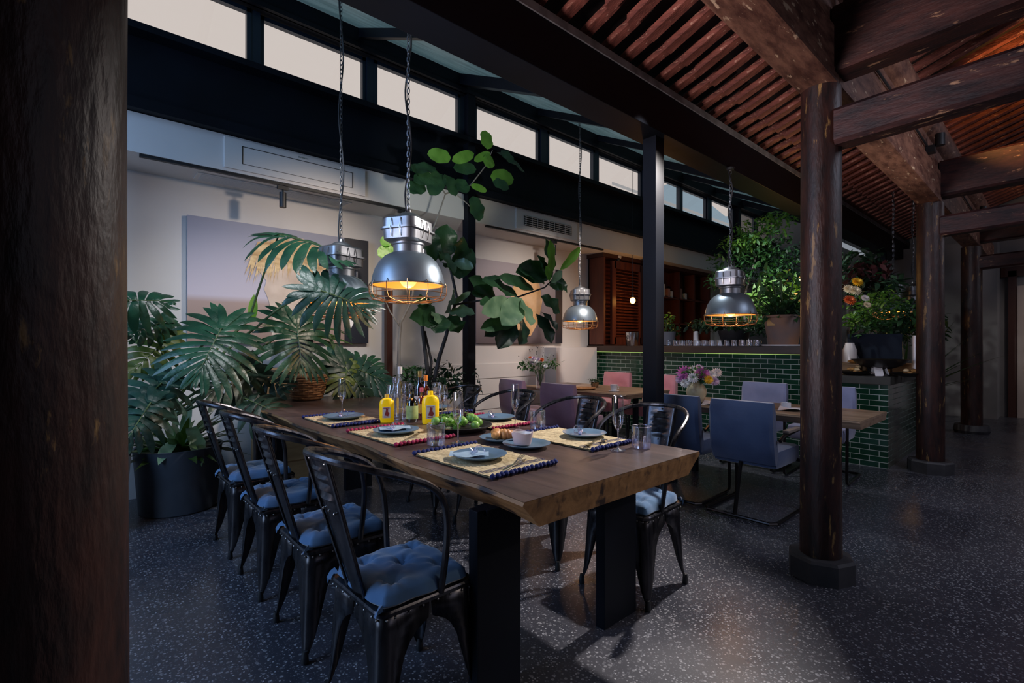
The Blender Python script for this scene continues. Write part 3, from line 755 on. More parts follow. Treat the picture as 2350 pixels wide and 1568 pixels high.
# ================================================================ CAGED INDUSTRIAL PENDANTS
M['bulb_soft'] = mat('warm_lamp_bulb', (1,.6,.2), .4, em=(1,.45,.10), es=2.2)
M['kraft'] = mat('brown_cardboard', (.22,.12,.05), .8); M['scr'] = mat('dark_screen', (.006,.011,.022), .75, spec=.15); M['tubelamp'] = mat('white_tube_fitting', (.5,.52,.55), .5, em=(.6,.66,.75), es=.35)
def pendant_parts(t, topz, chain_m='chain'):
    # dome, origin at rim centre
    prof = [(.2125,0),(.212,.012),(.206,.05),(.192,.095),(.168,.138),(.135,.172),(.10,.190),(.085,.195)]
    b = B().lathe(prof + [(.08,.19),(.13,.166),(.162,.134),(.187,.092),(.202,.048),(.207,.004)], (0,0,0), 36, False)
    sh = b.obj('dome_shade', 'lampmetal', t, True)
    B().lathe([(.206,.006),(.200,.05),(.185,.092),(.160,.132),(.12,.165),(.02,.178)],(0,0,0),36,False).obj('reflector','lampin',sh,True)
    B().lathe([(.086,.19),(.086,.235),(.094,.24),(.094,.25),(.07,.252)],(0,0,0),24).obj('neck','lampbody',t,True)
    B().tube([(.10,-.03,.19),(.10,-.03,.235)],.018,10).obj('side_knob','lampbody',t,True)
    def rr(hx, hy, rad, z, n=5):
        out = []
        for q in range(4):
            a0 = q*PI/2; cx = (hx-rad)*(1 if q in (0,3) else -1); cy = (hy-rad)*(1 if q in (0,1) else -1)
            for k in range(n+1):
                a = a0+PI/2*k/n; out.append((cx+rad*math.cos(a), cy+rad*math.sin(a), z))
        return out
    b = B().loft([rr(.10,.09,.04,.25),rr(.125,.105,.045,.262),rr(.128,.108,.045,.315),rr(.14,.12,.05,.318),rr(.14,.12,.05,.328),rr(.128,.108,.045,.331),rr(.126,.106,.045,.38),rr(.115,.095,.04,.392),rr(.08,.07,.04,.396)])
    b.m2 = ('rivet', len(b.bm.faces))
    for a in (-.03,.03):
        b.tube([(a,-.111,.27),(a,-.124,.323),(a,-.109,.375)],.003,5); b.tube([(a,.111,.27),(a,.124,.323),(a,.109,.375)],.003,5)
        b.tube([(-.131,a,.27),(-.144,a,.323),(-.129,a,.375)],.003,5); b.tube([(.131,a,.27),(.144,a,.323),(.129,a,.375)],.003,5)
    hs = b.obj('gear_housing','lampbody',t,True)
    B().tube([(.135,.02,.323),(.165,.02,.323)],.009,8).obj('hinge_knob','rivet',hs,True)
    B().lathe([(.078,.396),(.07,.41),(.045,.425),(.02,.432),(.015,.45)],(0,0,0),22).obj('top_cap','lampbody',t,True)
    # wire cage
    b = B()
    for rr_, z in ((.222,.004),(.222,-.045),(.205,-.078),(.14,-.092),(.07,-.098)):
        b.tube([(rr_*math.cos(2*PI*k/28), rr_*math.sin(2*PI*k/28), z) for k in range(28)], .0026, 5, True)
    for k in range(12):
        a = 2*PI*k/12; c, s_ = math.cos(a), math.sin(a)
        b.tube([(.214*c,.214*s_,.02),(.224*c,.224*s_,0),(.223*c,.223*s_,-.045),(.205*c,.205*s_,-.078),(.14*c,.14*s_,-.092),(.02*c,.02*s_,-.099)], .0026, 5)
    b.obj('wire_cage','cage',t,True)
    B().ball((0,0,.06),.055,12,1.3).obj('bulb','bulb_soft',t,True)
    # chain and cable
    b = B(); z = .45; k = 0
    while z < topz-.02:
        pts = []
        for q in range(10):
            a = 2*PI*q/10; u = .0085*math.cos(a); v = .020*math.sin(a)
            pts.append((u,0,z+.018+v) if k % 2 else (0,u,z+.018+v))
        b.tube(pts, .0028, 5, True); z += .031; k += 1
    b.obj('chain', chain_m, t, True)
    cp = []; n = 26
    for k in range(n+1):
        f = k/n; zz = .43+(topz-.43)*f; a = f*14
        cp.append((-.018*math.cos(a)*(1-.4*f)+.0, .018*math.sin(a), zz))
    B().tube(cp, .0055, 6).obj('cable','cable',t,True)
pl = [((1.472,2.573,1.591), 'large brushed metal caged pendant hanging nearest over the slab table', 1.72),
      ((1.387,3.344,1.528), 'caged metal pendant second over the slab table, half behind split leaves', 1.98),
      ((4.646,3.965,1.528), 'small-looking caged metal pendant over the pink chairs table', 2.35),
      ((4.363,1.981,1.506), 'caged metal pendant above the blue velvet chairs table', 1.62),
      ((8.33,1.557,1.683), 'dark caged pendant glowing gold over the pastry counter', 1.75),
      ((8.784,1.42,1.671), 'dark pendant beside the timber column over the pastry counter', 1.75)]
for k, (p, l, h) in enumerate(pl):
    t = thing('caged_pendant', l, 'lamp', p, [.5,.3,.9,.2,.1,.7][k], 'caged industrial pendants')
    h = (2.82 if 1.9 < p[1] < 2.25 else (skz(p[1]) if p[1] > 2.25 else rz_(p[1])))-p[2]
    pendant_parts(t, h, 'chain'); B().lathe([(.03,0),(.035,.012),(.035,.02)],(0,0,h-.02),14).obj('ceiling_plate','cable',t)
    point('pendant_light', (p[0],p[1],p[2]-.03), [2.6,2.4,2.2,2.4,4,2][k], (1,.55,.22), .05)

# ================================================================ ART, AIR UNITS, TRACKS
def lin(c): return tuple((x/255)**2.2 for x in c)
def artmat(name, stops):
    m, nt, b = new_mat(name); b.inputs['Roughness'].default_value = .6
    tc = nd(nt,'ShaderNodeTexCoord'); sp = nd(nt,'ShaderNodeSeparateXYZ'); nt.links.new(tc.outputs['Object'], sp.inputs[0])
    nt.links.new(ramp(nt, sp.outputs[2], stops), b.inputs['Base Color']); return m
M['art1'] = artmat('lilac_photo_background', [(.0,lin((150,125,115))),(.36,lin((165,142,135))),(.42,lin((190,182,195))),(1.,lin((140,142,160)))])
M['art1d'] = mat('navy_band', (.010,.013,.024), .5)
a = thing('photo_canvas', 'large photo print of a golden furry head on pale lilac ground', 'picture', (.72,4.985,1.26))
B().box((.815,-.015,.545),(1.63,.03,1.09)).obj('canvas','art1',a)
B().box((1.50,-.034,.545),(.26,.008,1.09)).obj('dark_band','art1d',a)
M['fur'] = mat('golden_fur_photo', (.45,.27,.12), .8, c2=(.75,.55,.30), scale=9, sxyz=(1,1,3))
M['muzzle'] = mat('pale_muzzle_photo', (.50,.38,.30), .8, c2=(.66,.53,.44), scale=5)
b = B()
def flat(pts, y): return [(x, y, z) for x, z in pts]
b.poly(flat([(.52,.76),(.58,.92),(.72,1.0),(.95,1.02),(1.15,.96),(1.22,.80),(1.20,.62),(1.14,.48),(1.08,.30),(1.06,.02),(.66,.02),(.68,.20),(.64,.40),(.60,.50),(.62,.58),(.56,.66)], -.036))
b.obj('painted_head','muzzle',a)
b = B(); rr_ = random.Random(5)
for k in range(240):
    x = .55+rr_.random()*.62; z = 1.02-rr_.random()*.10-abs(x-.87)*.25; dx = (x-.85)*.35+rr_.uniform(-.05,.05); L = rr_.uniform(.16,.34)
    b.poly(flat([(x-.008,z),(x+.008,z),(x+dx*.5+.006,z-L*.5),(x+dx,z-L),(x+dx*.5-.008,z-L*.5)], -.038-rr_.random()*.002))
b.obj('painted_fringe','fur',a)
M['art2'] = artmat('grey_mauve_photo', [(.0,lin((92,82,88))),(.6,lin((135,125,132))),(1.,lin((160,152,160)))])
M['art2o'] = mat('orange_fur_photo', (.62,.36,.16), .8, c2=(.75,.50,.30), scale=6)
a = thing('photo_canvas', 'grey photo print with orange patches behind the fiddle-leaf branch', 'picture', (3.80,4.985,1.26))
B().box((.80,-.015,.54),(1.60,.03,1.08)).obj('canvas','art2',a); B().box((1.53,-.034,.54),(.14,.008,1.08)).obj('dark_band','art1d',a)
b = B().poly(flat([(.62,.25),(.58,.62),(.66,.86),(.9,.95),(1.12,.86),(1.18,.6),(1.10,.3),(.95,.1),(.75,.1)],-.036)); b.obj('painted_head','art2o',a)
# wall switches
sw = thing('switch_plate', 'row of grey wall switches low beside the near column', 'switch', (.16,4.985,1.42))
B().box((.14,-.008,0),(.42,.014,.10),bev=.004).obj('plate','white_plastic',sw)
M['swkey'] = mat('grey_switch_key', (.18,.24,.22), .4)
for k in range(3): B().box((.02+k*.13,-.018,0),(.085,.008,.055)).obj('rocker','swkey',sw)
# air conditioners on the soffit face
def ac(x0, x1, label, grille):
    t = thing('air_conditioner', label, 'air conditioner', ((x0+x1)/2, YW, 2.80)); w = x1-x0
    B().box((0,-.008,0),(w,.016,.25),bev=.004).obj('panel','acwhite',t)
    if grille:
        B().box((0,-.018,-.005),(w*.78,.006,.125)).obj('grille_recess','cable',t)
        b = B()
        for k in range(5): b.box((0,-.023,-.055+k*.026),(w*.76,.012,.005),rx=.5)
        for k in range(9): b.box((-w*.36+k*w*.09,-.026,-.005),(.004,.004,.12))
        b.obj('louvres','acwhite',t)
    else:
        b = B()
        for (cx,cz,sx,sz) in ((0,.07,w*.78,.005),(0,-.072,w*.78,.003),(-w*.39,0,.005,.145),(w*.39,0,.005,.145)): b.box((cx,-.018,cz),(sx,.003,sz))
        b.obj('flap_slot','cable',t)
        b = B()
        for k, (dx, h) in enumerate([(0,.014),(.016,.009),(.028,.011),(.040,.009),(.050,.009),(.062,.010),(.074,.009)]): b.box((-.02+dx,-.0175,.098),(.006,.002,h))
        b.obj('maker_mark','swkey',t)
    return t
M['acwhite'] = mat('cream_white_plastic', (.63,.61,.60), .45)
ac(.90,2.10,'white wall air conditioner with closed flap outlined by a black slot', False)
ac(4.06,5.20,'white wall air conditioner with open dark louvred grille', True)
def track(x0, x1, label):
    o = B().box(((x0+x1)/2, YW+.03, 2.64),(x1-x0,.035,.022)).obj('light_track','cable'); return tag(o, label, 'track')
track(.36,2.62,'long black light track under the soffit above the furry picture')
track(3.62,5.82,'black light track under the soffit above the grey picture')
def tspot(x, label):
    t = thing('track_spotlight', label, 'spotlight', (x, YW+.03, 2.63))
    B().box((0,0,-.02),(.09,.03,.03)).obj('adapter','cable',t); B().tube([(0,0,-.03),(0,0,-.065)],.008,8).obj('stem','cable',t); B().cyl((0,0,-.19),.028,.13,20).obj('head','cable',t,True)
    return t
tspot(1.36,'black cylindrical spotlight hanging on the track above the furry picture')
tspot(2.52,'black cylindrical spotlight at the track end behind the big pendant')
tspot(4.78,'black cylindrical spotlight on the track above the grey picture')
# return air grille under the soffit
t = thing('air_grille', 'fine white slatted air grille on the underside of the soffit', 'grille', (1.4,4.78,2.648))
B().box((0,0,-.004),(1.3,.2,.008)).obj('frame','acwhite',t)
b = B()
for k in range(9): b.box((0,-.08+k*.02,-.011),(1.24,.006,.006))
b.obj('slats','acwhite',t)
# dome camera
t = thing('security_camera', 'small white dome security camera under the soffit by the cabinet', 'camera', (6.442,4.715,2.645))
B().lathe([(.055,0),(.058,-.02),(.05,-.04),(.02,-.05)],(0,0,0),20).obj('base','white_plastic',t,True); B().ball((-.02,-.02,-.06),.035,12).obj('lens','cable',t,True)
# spotlights on the far steel beam, conduit and brown wooden wall post
for k, (x, y) in enumerate(((6.75,2.5),(7.3,2.5),(8.6,2.5))):
    t = thing('beam_spotlight', ['black spotlight under the skylight just before the far plants','second black spotlight under the skylight above the far plants','last black spotlight under the skylight near the far wall'][k], 'spotlight', (x,y,3.15))
    B().box((0,0,.13),(.05,.05,.12)).obj('bracket','cable',t); B().cyl((0,0,-.06),.035,.14,16).obj('head','cable',t,True)
tag(B().box((1.62,4.93,1.2),(.07,.06,2.4)).obj('wooden_post','mahoganyd'), 'narrow dark brown wooden post against the wall behind the fig trunks', 'post').location = (.93,-.05,0)
for k,(x0,x1) in enumerate(((7.6,8.9),(9.2,10.6))):
    o = B().box(((x0+x1)/2,YS+.3,2.86),(x1-x0,.05,.05)).obj('tube_light','tubelamp'); B().box((x0+.2,YS+.3,3.07),(.012,.012,.40)).obj('hanger','cable',o); B().box((x1-.2,YS+.3,3.07),(.012,.012,.40)).obj('hanger','cable',o); tag(o, ['first long white tube fitting under the far steel beam','second long white tube fitting under the far steel beam'][k], 'light')
for k, x in enumerate((5.55, 8.9)):
    t = thing('uplight', ['small black uplight clamped to the timber beam before the bar-corner column','small black uplight clamped to the timber beam farther along'][k], 'light', (x,.775,2.905))
    B().box((0,.0,.03),(.08,.06,.06)).obj('clamp','cable',t); B().cyl((0,-.06,.05),.035,.1,14).obj('head','cable',t,True)
    B().tube([(-2.2,.02,.09),(-1.1,.02,.085),(0,.02,.06)],.008,6).obj('cable','cable',t)

# ================================================================ THINGS ON THE LOW STONE COUNTER
SZ = .92
def dish(loc, r, h, m, label, foot=False, cat='bowl', name='bowl'):
    t = thing(name, label, cat, loc)
    z0 = .07 if foot else 0
    if foot: B().lathe([(r*.55,0),(r*.5,.012),(.04,.03),(.035,z0+.01)],(0,0,0),28).obj('foot',m,t,True)
    B().lathe([(r*.35,z0),(r*.7,z0+h*.35),(r,z0+h),(r*.97,z0+h),(r*.66,z0+h*.45),(r*.2,z0+h*.2)],(0,0,0),32).obj('basin',m,t,True)
    return t
M['blackbowl'] = mat('black_stoneware', (.02,.018,.018), .35)
dish((6.35,1.297,0.919)[:2]+(SZ,), .26, .10, 'blackbowl', 'wide black footed bowl on the stone counter', True)
dish((6.18,1.489,0.917)[:2]+(SZ,), .15, .045, 'blackbowl', 'low dark dish piled with pastries next to the timber column')
dish((6.3,1.053,0.933)[:2]+(SZ,), .15, .04, 'blackbowl', 'low dark dish of pastries at the counter corner')
M['pastry'] = mat('baked_pastry', (.55,.30,.09), .6, c2=(.32,.14,.04), scale=18, bs=.3)
M['bun'] = mat('pale_bun', (.66,.50,.28), .6, c2=(.5,.33,.14), scale=12)
rnd = random.Random(11)
def pastry(loc, rz, m, label, group, L=.09, w=.025):
    b = B(); rings = []
    for k in range(9):
        f = k/8; a = (f-.5)*1.9; rad = w*(.25+.75*math.sin(PI*f)**.7)*(1+.10*math.sin(k*2.6))
        c = Vector((L*.55*math.sin(a), L*.4*(math.cos(a)-.6), w*.8)); t = Vector((math.cos(a), -math.sin(a)*.7, 0)).normalized(); u = Vector((0,0,1)); v = t.cross(u)
        rings.append([c + (v*math.cos(q*PI/4) + u*math.sin(q*PI/4)*.8)*rad for q in range(8)])
    o = b.loft(rings).obj('croissant' if m == 'pastry' else 'bread_roll', m, None, True); o.location = loc; o.rotation_euler = (0,0,rz)
    return tag(o, label, 'pastry', group)
c0 = (6.18,1.489,0.917); c1 = (6.3,1.053,0.933)
for i, (c, nn) in enumerate(((c0,7),(c1,5))):
    for k in range(nn):
        a = rnd.random()*6.3; r = .07*rnd.random()**.5 if k else 0
        pastry((c[0]+r*math.cos(a), c[1]+r*math.sin(a), SZ+.022+.022*(k//3)), rnd.random()*6, 'pastry' if k % 3 else 'bun', ('golden pastry in the pile beside the timber column','pastry in the pile at the counter corner')[i], ('pastries in the dish beside the column','pastries in the corner dish')[i])
t = thing('tray_riser', 'stacked wooden tray of pastries behind the low dish by the column', 'tray', (6.5,1.608,0.957)[:2]+(SZ,))
B().box((0,0,.05),(.3,.26,.10)).obj('block','plywood',t); B().box((0,0,.11),(.36,.30,.015)).obj('board','plywood',t)
for k in range(6): pastry((t.location[0]-.1+.05*k, t.location[1]-.08+.03*(k%3), SZ+.118), k*1.1, 'pastry', 'pastry on the wooden riser tray', 'pastries on the riser tray')
t = thing('screen', 'dark flat screen standing on the counter below the flowers', 'screen', (7.0,1.489,1.097)[:2]+(SZ,))
B().box((0,0,.23),(.03,.52,.44),rz=.05).obj('panel','scr',t); B().box((.03,0,.01),(.12,.2,.02)).obj('stand','cable',t)
t = thing('white_jug', 'white plastic jug on the counter next to the timber column', 'jug', (6.75,1.669,1.047)[:2]+(SZ,))
B().lathe([(.06,0),(.065,.02),(.065,.26),(.045,.32),(.04,.345),(.03,.345)],(0,0,0),20,sy=1.1).obj('vessel','ceramic',t,True)
t = thing('candle_stand', 'tall white cylinder at the counter corner by the bar column', 'stand', (6.6,1.049,0.975)[:2]+(SZ,))
B().cyl((0,0,0),.022,.42,14).obj('cylinder','ceramic',t,True)
for k, (px_) in enumerate((0,1)):
    o = B().poly([(-.04,0,0),(.04,0,0),(.04,.05,.14),(-.04,.05,.14)],(0,.003,0)).poly([(-.04,.1,0),(.04,.1,0),(.04,.05,.14),(-.04,.05,.14)],(0,.003,0)).obj('menu_card','paper')
    o.location = (6.2+.1*k, (1.27,1.22)[k], SZ); o.rotation_euler = (0,0,(-.9,.6)[k]); tag(o, ('white folded menu card leaning beside the footed bowl','second white folded card behind the footed bowl')[k], 'card')
for k in range(3):
    o = B().box((0,0,.06),(.16,.16,.12),bev=.004).obj('cardboard_box', ('kraft','tagpaper','kraft')[k]); o.location = ((6.9,1.72,SZ),(6.75,1.36,SZ),(6.75,1.17,SZ))[k]
    tag(o, ('brown box under the white jug on the counter','amber box before the dark screen','brown box at the screen edge near the column')[k], 'box')

# ================================================================ PLANTS
def frame(base, tip, up):
    b = Vector(base); x = Vector(tip)-b; L = x.length; x.normalize(); n = Vector(up); n = (n - x*n.dot(x)).normalized(); y = n.cross(x)
    return b, x, y, n, L
def split_leaf(bb, base, tip, hw, up=(0,0,1), lobes=9, droop=.5, sl=1., sr=1., slit=.55, wav=.0, seed=0, curl=.5):
    b, x, y, n, L = frame(base, tip, up); rg = random.Random(seed)
    S = 0.
    for side in (-1, 1):
        sc = sl if side > 0 else sr
        for i in range(lobes+1):
            f = i/lobes
            ang = math.radians(158*(1-f)**1.1 + 10 + rg.uniform(-3,3))
            o = L*.86*max(0., f-.16)/.84
            if i == lobes: ang = math.radians(7)
            # distance to a heart-shaped outline
            ln = hw*sc*(.78+.42*math.sin(PI*min(1, f*.8+.12)))
            if f > .72: ln = ln*(1-(f-.72)/.28) + (L*1.12-o)*((f-.72)/.28)
            ln *= rg.uniform(.9,1.08)
            da = math.radians(158)/lobes*1.08
            ns = 8; prev = None; px, py = o, 0.; a = ang
            for k in range(ns+1):
                u = k/ns
                full = L*.9/lobes*.9*math.sin(max(.35, min(PI/2, ang))) + da*ln*u*(.62 if ang < 1.7 else .9)
                if u <= slit: w = full*1.16
                else:
                    v_ = (u-slit)/(1-slit); w = full*(.93*(1-v_**2.2))+.001
                dd = abs(py)
                z = -droop*dd*dd/hw - .14*(px/L)*abs(px/L)*L + .006*math.sin(u*6+i*2.)
                ce = b + x*px + y*(side*py) + n*z
                ac = (x*(-math.sin(a)) + y*side*math.cos(a))
                rdg = .10*w
                v = [bb.bm.verts.new(ce + ac*w*.5 + n*0), bb.bm.verts.new(ce + n*rdg), bb.bm.verts.new(ce - ac*w*.5 + n*0)]
                if prev:
                    for q in (0,1): bb.bm.faces.new((prev[q], prev[q+1], v[q+1], v[q]))
                prev = v
                a = ang - curl*u*u*(1 if ang > .4 else .2)
                px += ln/ns*math.cos(a); py += ln/ns*math.sin(a)
    return bb
def midrib(bb, base, tip, r=.004, up=(0,0,1), droop=.06):
    b, x, y, n, L = frame(base, tip, up)
    bb.tube([b + x*(L*k/8) + n*(.004-.12*.5*(k/8)**2*L) for k in range(9)], [r*(1-.85*k/8) for k in range(9)], 5)
def stalk_pts(p0, p1, sag=.15, n=10):
    p0 = Vector(p0); p1 = Vector(p1); out = []
    for k in range(n+1):
        f = k/n; p = p0.lerp(p1, f); p.z += sag*math.sin(PI*f)*(p1-p0).length; out.append(p)
    return out
def blade(bb, base, tip, w, up=(0,0,1), shape='ovate', droop=.25, nu=8, nv=4, wav=.0, fold=.2, seed=0):
    b, x, y, n, L = frame(base, tip, up); rg = random.Random(seed); ph = rg.random()*6
    def prof(u):
        if shape == 'fiddle': return max(.0, math.sin(PI*u**.85))**.6*(.55+.6*u)*(1 if u > .02 else .1) if u < 1 else .0
        if shape == 'round': return math.sqrt(max(0, 1-(2*u-1)**2))*1.05
        if shape == 'strap': return (.35+.65*math.sin(PI*min(1,u*.8+.12)))*(1-u**6)
        return math.sin(PI*u**.8)**.8 if 0 < u < 1 else 0
    def fn(u, v):
        s = (v-.5)*2; ww = w*prof(u)*.5
        z = fold*abs(s)*ww*(1 if shape != 'round' else .3) - droop*L*u*u + wav*ww*math.sin(u*14+ph+s*2)*abs(s)
        return b + x*(L*u) + y*(s*ww) + n*z
    return bb.grid(fn, nu, nv)

# --- big split-leaf plant in the corner, long stalks reaching over the table
sp = thing('split_leaf_plant', 'large split-leaf philodendron with huge glossy leaves reaching over the table', 'plant', (0,0,0))
root = Vector((.36,4.25,.62))
def big(base, tip, hw, up, m, seed, st0=None, **k):
    lf = split_leaf(B(), base, tip, hw, up, seed=seed, **k).obj('leaf', m, sp, True)
    b = B(); midrib(b, base, tip, .005, up); b.obj('midrib', 'stalk', lf, True)
    s0 = Vector(st0) if st0 else root
    b = B(); pts = stalk_pts(s0, base, .10 if not st0 else .04, 12)
    if st0: pts = stalk_pts(root, s0, .05, 8)[:-1] + pts
    n = len(pts)-1; b.tube(pts, [.012-.006*i/n for i in range(n+1)], 7); b.obj('leaf_stalk', 'stalk', lf, True)
big((1.113,3.8,2.042), (1.319,3.15,1.884), .22, (-.10,-.55,.8), 'mon', 1, (1.014,4.2,1.436), lobes=11, sl=.7, sr=1.1, droop=.5)
big((1.171,3.15,1.588), (1.445,3.0,1.488), .225, (.0,-.92,.38), 'mon_b', 2, (1.07,4.2,1.386), lobes=13, droop=.35)
big((0.756,3.85,1.355), (0.569,3.6,1.055), .27, (-.05,-.62,.75), 'mon', 3, lobes=14, droop=.30)
big((1.284,3.95,1.391), (1.269,3.75,1.069), .27, (.05,-.70,.70), 'mon', 4, (0.596,4.1,0.806), lobes=14, droop=.30)
big((0.234,3.9,1.522), (0.482,3.9,1.536), .15, (.1,-.75,.5), 'mon', 5, (0.241,4.2,0.929), lobes=8, droop=.6)
big((0.476,4.2,1.409), (0.274,4.0,1.32), .12, (.1,-.8,.5), 'mon', 6, lobes=8, droop=.5)
big((0.494,4.2,1.296), (0.285,4.0,1.081), .15, (.1,-.8,.5), 'mon_y', 7, lobes=9, droop=.4)
big((0.424,3.9,0.996), (0.243,3.7,0.836), .20, (.1,-.7,.6), 'mon_b', 8, lobes=10, droop=.4)
big((0.348,3.7,0.892), (0.22,3.5,0.713), .16, (.1,-.7,.6), 'mon_b', 18, lobes=9, droop=.4)
big((0.999,4.1,1.052), (0.68,3.9,0.922), .20, (.0,-.85,.4), 'mon_d', 9, lobes=9, droop=.3)
big((0.931,4.0,0.851), (1.143,3.8,0.74), .19, (.0,-.75,.6), 'mon_d', 10, lobes=9, droop=.4)
big((1.07,4.2,0.978), (1.235,4.0,0.93), .14, (.0,-.85,.4), 'mon_d', 11, lobes=8, droop=.3)
# second split-leaf plant behind, near the basket, hanging low fronds
sp2 = thing('split_leaf_plant', 'dark feathery split-leaf plant spilling beside the wicker basket', 'plant', (0,0,0))
_sp = sp; sp = sp2; root = Vector((1.86,4.38,.9)); B().lathe([(.07,0),(.08,.01),(.10,.14),(.085,.14),(.01,.12)],(1.86,4.38,.771),20).obj('pot','planter',sp2,True)
big((1.853,4.35,1.06), (2.254,4.2,0.881), .24, (.0,-.8,.55), 'mon_b', 12, lobes=12, droop=.45)
big((1.812,4.3,1.047), (2.007,4.1,0.705), .24, (.1,-.8,.5), 'mon_d', 13, lobes=12, droop=.35)
big((1.917,4.45,1.067), (2.245,4.4,1.039), .20, (.0,-.8,.55), 'mon', 15, lobes=11, droop=.4)
big((1.832,4.3,1.034), (1.749,4.15,0.854), .16, (.0,-.8,.5), 'mon_y', 16, lobes=10, droop=.3)
sp = _sp
# --- third: grassy arching plant in front of the furry picture (orchid-like leaves) with a tag
gp = thing('arching_leaf_plant', 'arching strap-leaf plant with a small white tag before the furry picture', 'plant', (0,0,0))
r0 = Vector((1.572,4.6,1.309)); b = B(); rg = random.Random(4)
for k in range(26):
    a = rg.uniform(-2.6,.5); L = rg.uniform(.22,.42)
    base = r0 + Vector((rg.uniform(-.05,.05),0,rg.uniform(-.03,.1)))
    blade(b, base, base+Vector((math.cos(a)*L*1.1, -.1+rg.uniform(-.12,.05), abs(math.sin(a))*L*.75+.02)), .035, (rg.uniform(-.5,.5),-.5,1), 'strap', .5, 9, 2)
for base, tip in (((1.752,4.5,1.33),(1.895,4.4,0.928)),((1.813,4.5,1.25),(1.958,4.4,0.864)),((1.712,4.5,1.25),(2.11,4.4,1.001)),((1.538,4.5,1.366),(1.154,4.4,1.429))): blade(b, base, tip, .04, (0,-1,.3), 'strap', .15, 8, 2)
b.obj('leaves','strap',gp,True); B().lathe([(.07,0),(.08,.01),(.10,.27),(.085,.27),(.01,.25)],(1.60,4.76,1.03),20).obj('pot','planter',gp,True)
B().poly([(0,0,0),(.06,0,-.03),(.09,0,.03),(.035,0,.055)],(0,.001,0)).obj('paper_tag','paper',gp).location = (1.883,4.45,1.432)
b = B(); blade(b, (1.054,4.3,1.434), (1.076,4.3,1.65), .07, (0,-1,.1), 'strap', .05); b.obj('bud_sheath','fiddle_l',_sp,True)
b = B(); blade(b, (0.494,4.2,0.821), (0.504,4.2,1.029), .07, (0,-1,.1), 'strap', .05); b.obj('bud_sheath','strap',_sp,True)
# --- big dark planter with strap-leaf fern
pp = (.60,4.50,0)
fp = thing('planter', 'big round dark blue-grey planter on the floor behind the metal chairs', 'planter', pp)
B().lathe([(.24,0),(.25,.01),(.285,.46),(.295,.475),(.275,.475),(.26,.42)],(0,0,0),40).obj('tub','planter',fp,True)
B().lathe([(.262,.42),(.01,.435)],(0,0,0),24).obj('soil','soil',fp)
fn_ = thing('strap_leaf_fern', 'bushy strap-leaf fern growing in the big dark planter', 'plant', (pp[0],pp[1],.425)); b = B(); rg = random.Random(9)
for k in range(52):
    a = rg.random()*2*PI; el = rg.uniform(.15,1.25); L = rg.uniform(.26,.46)
    base = Vector((math.cos(a)*.03, math.sin(a)*.03, 0)); tip = base + Vector((math.cos(a)*math.cos(el), math.sin(a)*math.cos(el), math.sin(el)))*L
    blade(b, base, tip, rg.uniform(.05,.085), (-math.cos(a)*.5,-math.sin(a)*.5,1), 'strap', rg.uniform(.15,.5), 8, 4, .25, .25, k)
b.obj('fronds','strap',fn_,True)
b = B(); blade(b, (.05,-.15,.2), (.12,-.34,.0), .11, (0,-.3,1), 'strap', .4, 8, 4, .2); blade(b, (-.05,-.12,.1),(-.16,-.30,.04),.09,(0,-.3,1),'strap',.3); b.obj('drooping_leaf','fiddle_p',fn_,True)
# planter hidden behind the near column that carries the split-leaf plant
o = B().lathe([(.20,0),(.21,.01),(.25,.52),(.22,.52),(.2,.46)],(0,0,0),30).obj('planter','planter',None,True); o.location = (.05,4.30,0); tag(o, 'second dark planter half hidden behind the near timber column', 'planter')
b = B(); b.tube([(.05,4.30,.3),(.2,4.28,.5),(.36,4.25,.64)],[.035,.03,.02],8); b.obj('main_stem','darktrunk',_sp,True)
# basket with lid and crates behind the table end
bs = thing('wicker_basket', 'round brown wicker basket on the far end of the slab table', 'basket', (1.50,4.34,.772))
b = B(); rings = []
prof = [(.105,0),(.12,.01),(.145,.08),(.155,.15),(.165,.21),(.16,.215)]
for r, z in prof: rings.append([((r+.004*math.cos(i*PI))*math.cos(2*PI*i/48), (r+.004*math.cos(i*PI))*math.sin(2*PI*i/48), z) for i in range(48)])
b.loft(rings); b.obj('woven_body','basket',bs,True)
b = B()
for k in range(10):
    z = .02+k*.02; r = .118+.05*min(1, (z/.2))**.8; b.tube([((r+.003*math.sin(i*PI*.5+k*PI))*math.cos(2*PI*i/32), (r+.003*math.sin(i*PI*.5+k*PI))*math.sin(2*PI*i/32), z) for i in range(32)], .0065, 5, True)
b.obj('weave_bands','basket',bs,True)
bt = thing('wooden_crate', 'pale wooden crate behind the wicker basket', 'crate', (1.46,4.78,0))
B().box((0,0,.50),(.50,.34,1.0)).obj('cabinet_body','plywood',bt)
B().box((0,-.0,1.015),(.56,.38,.03)).obj('lid','plywood',bt); b = B()
for z in (.2,.45,.7): b.box((0,-.172,z),(.6,.006,.012))
b.obj('grooves','kraft',bt)

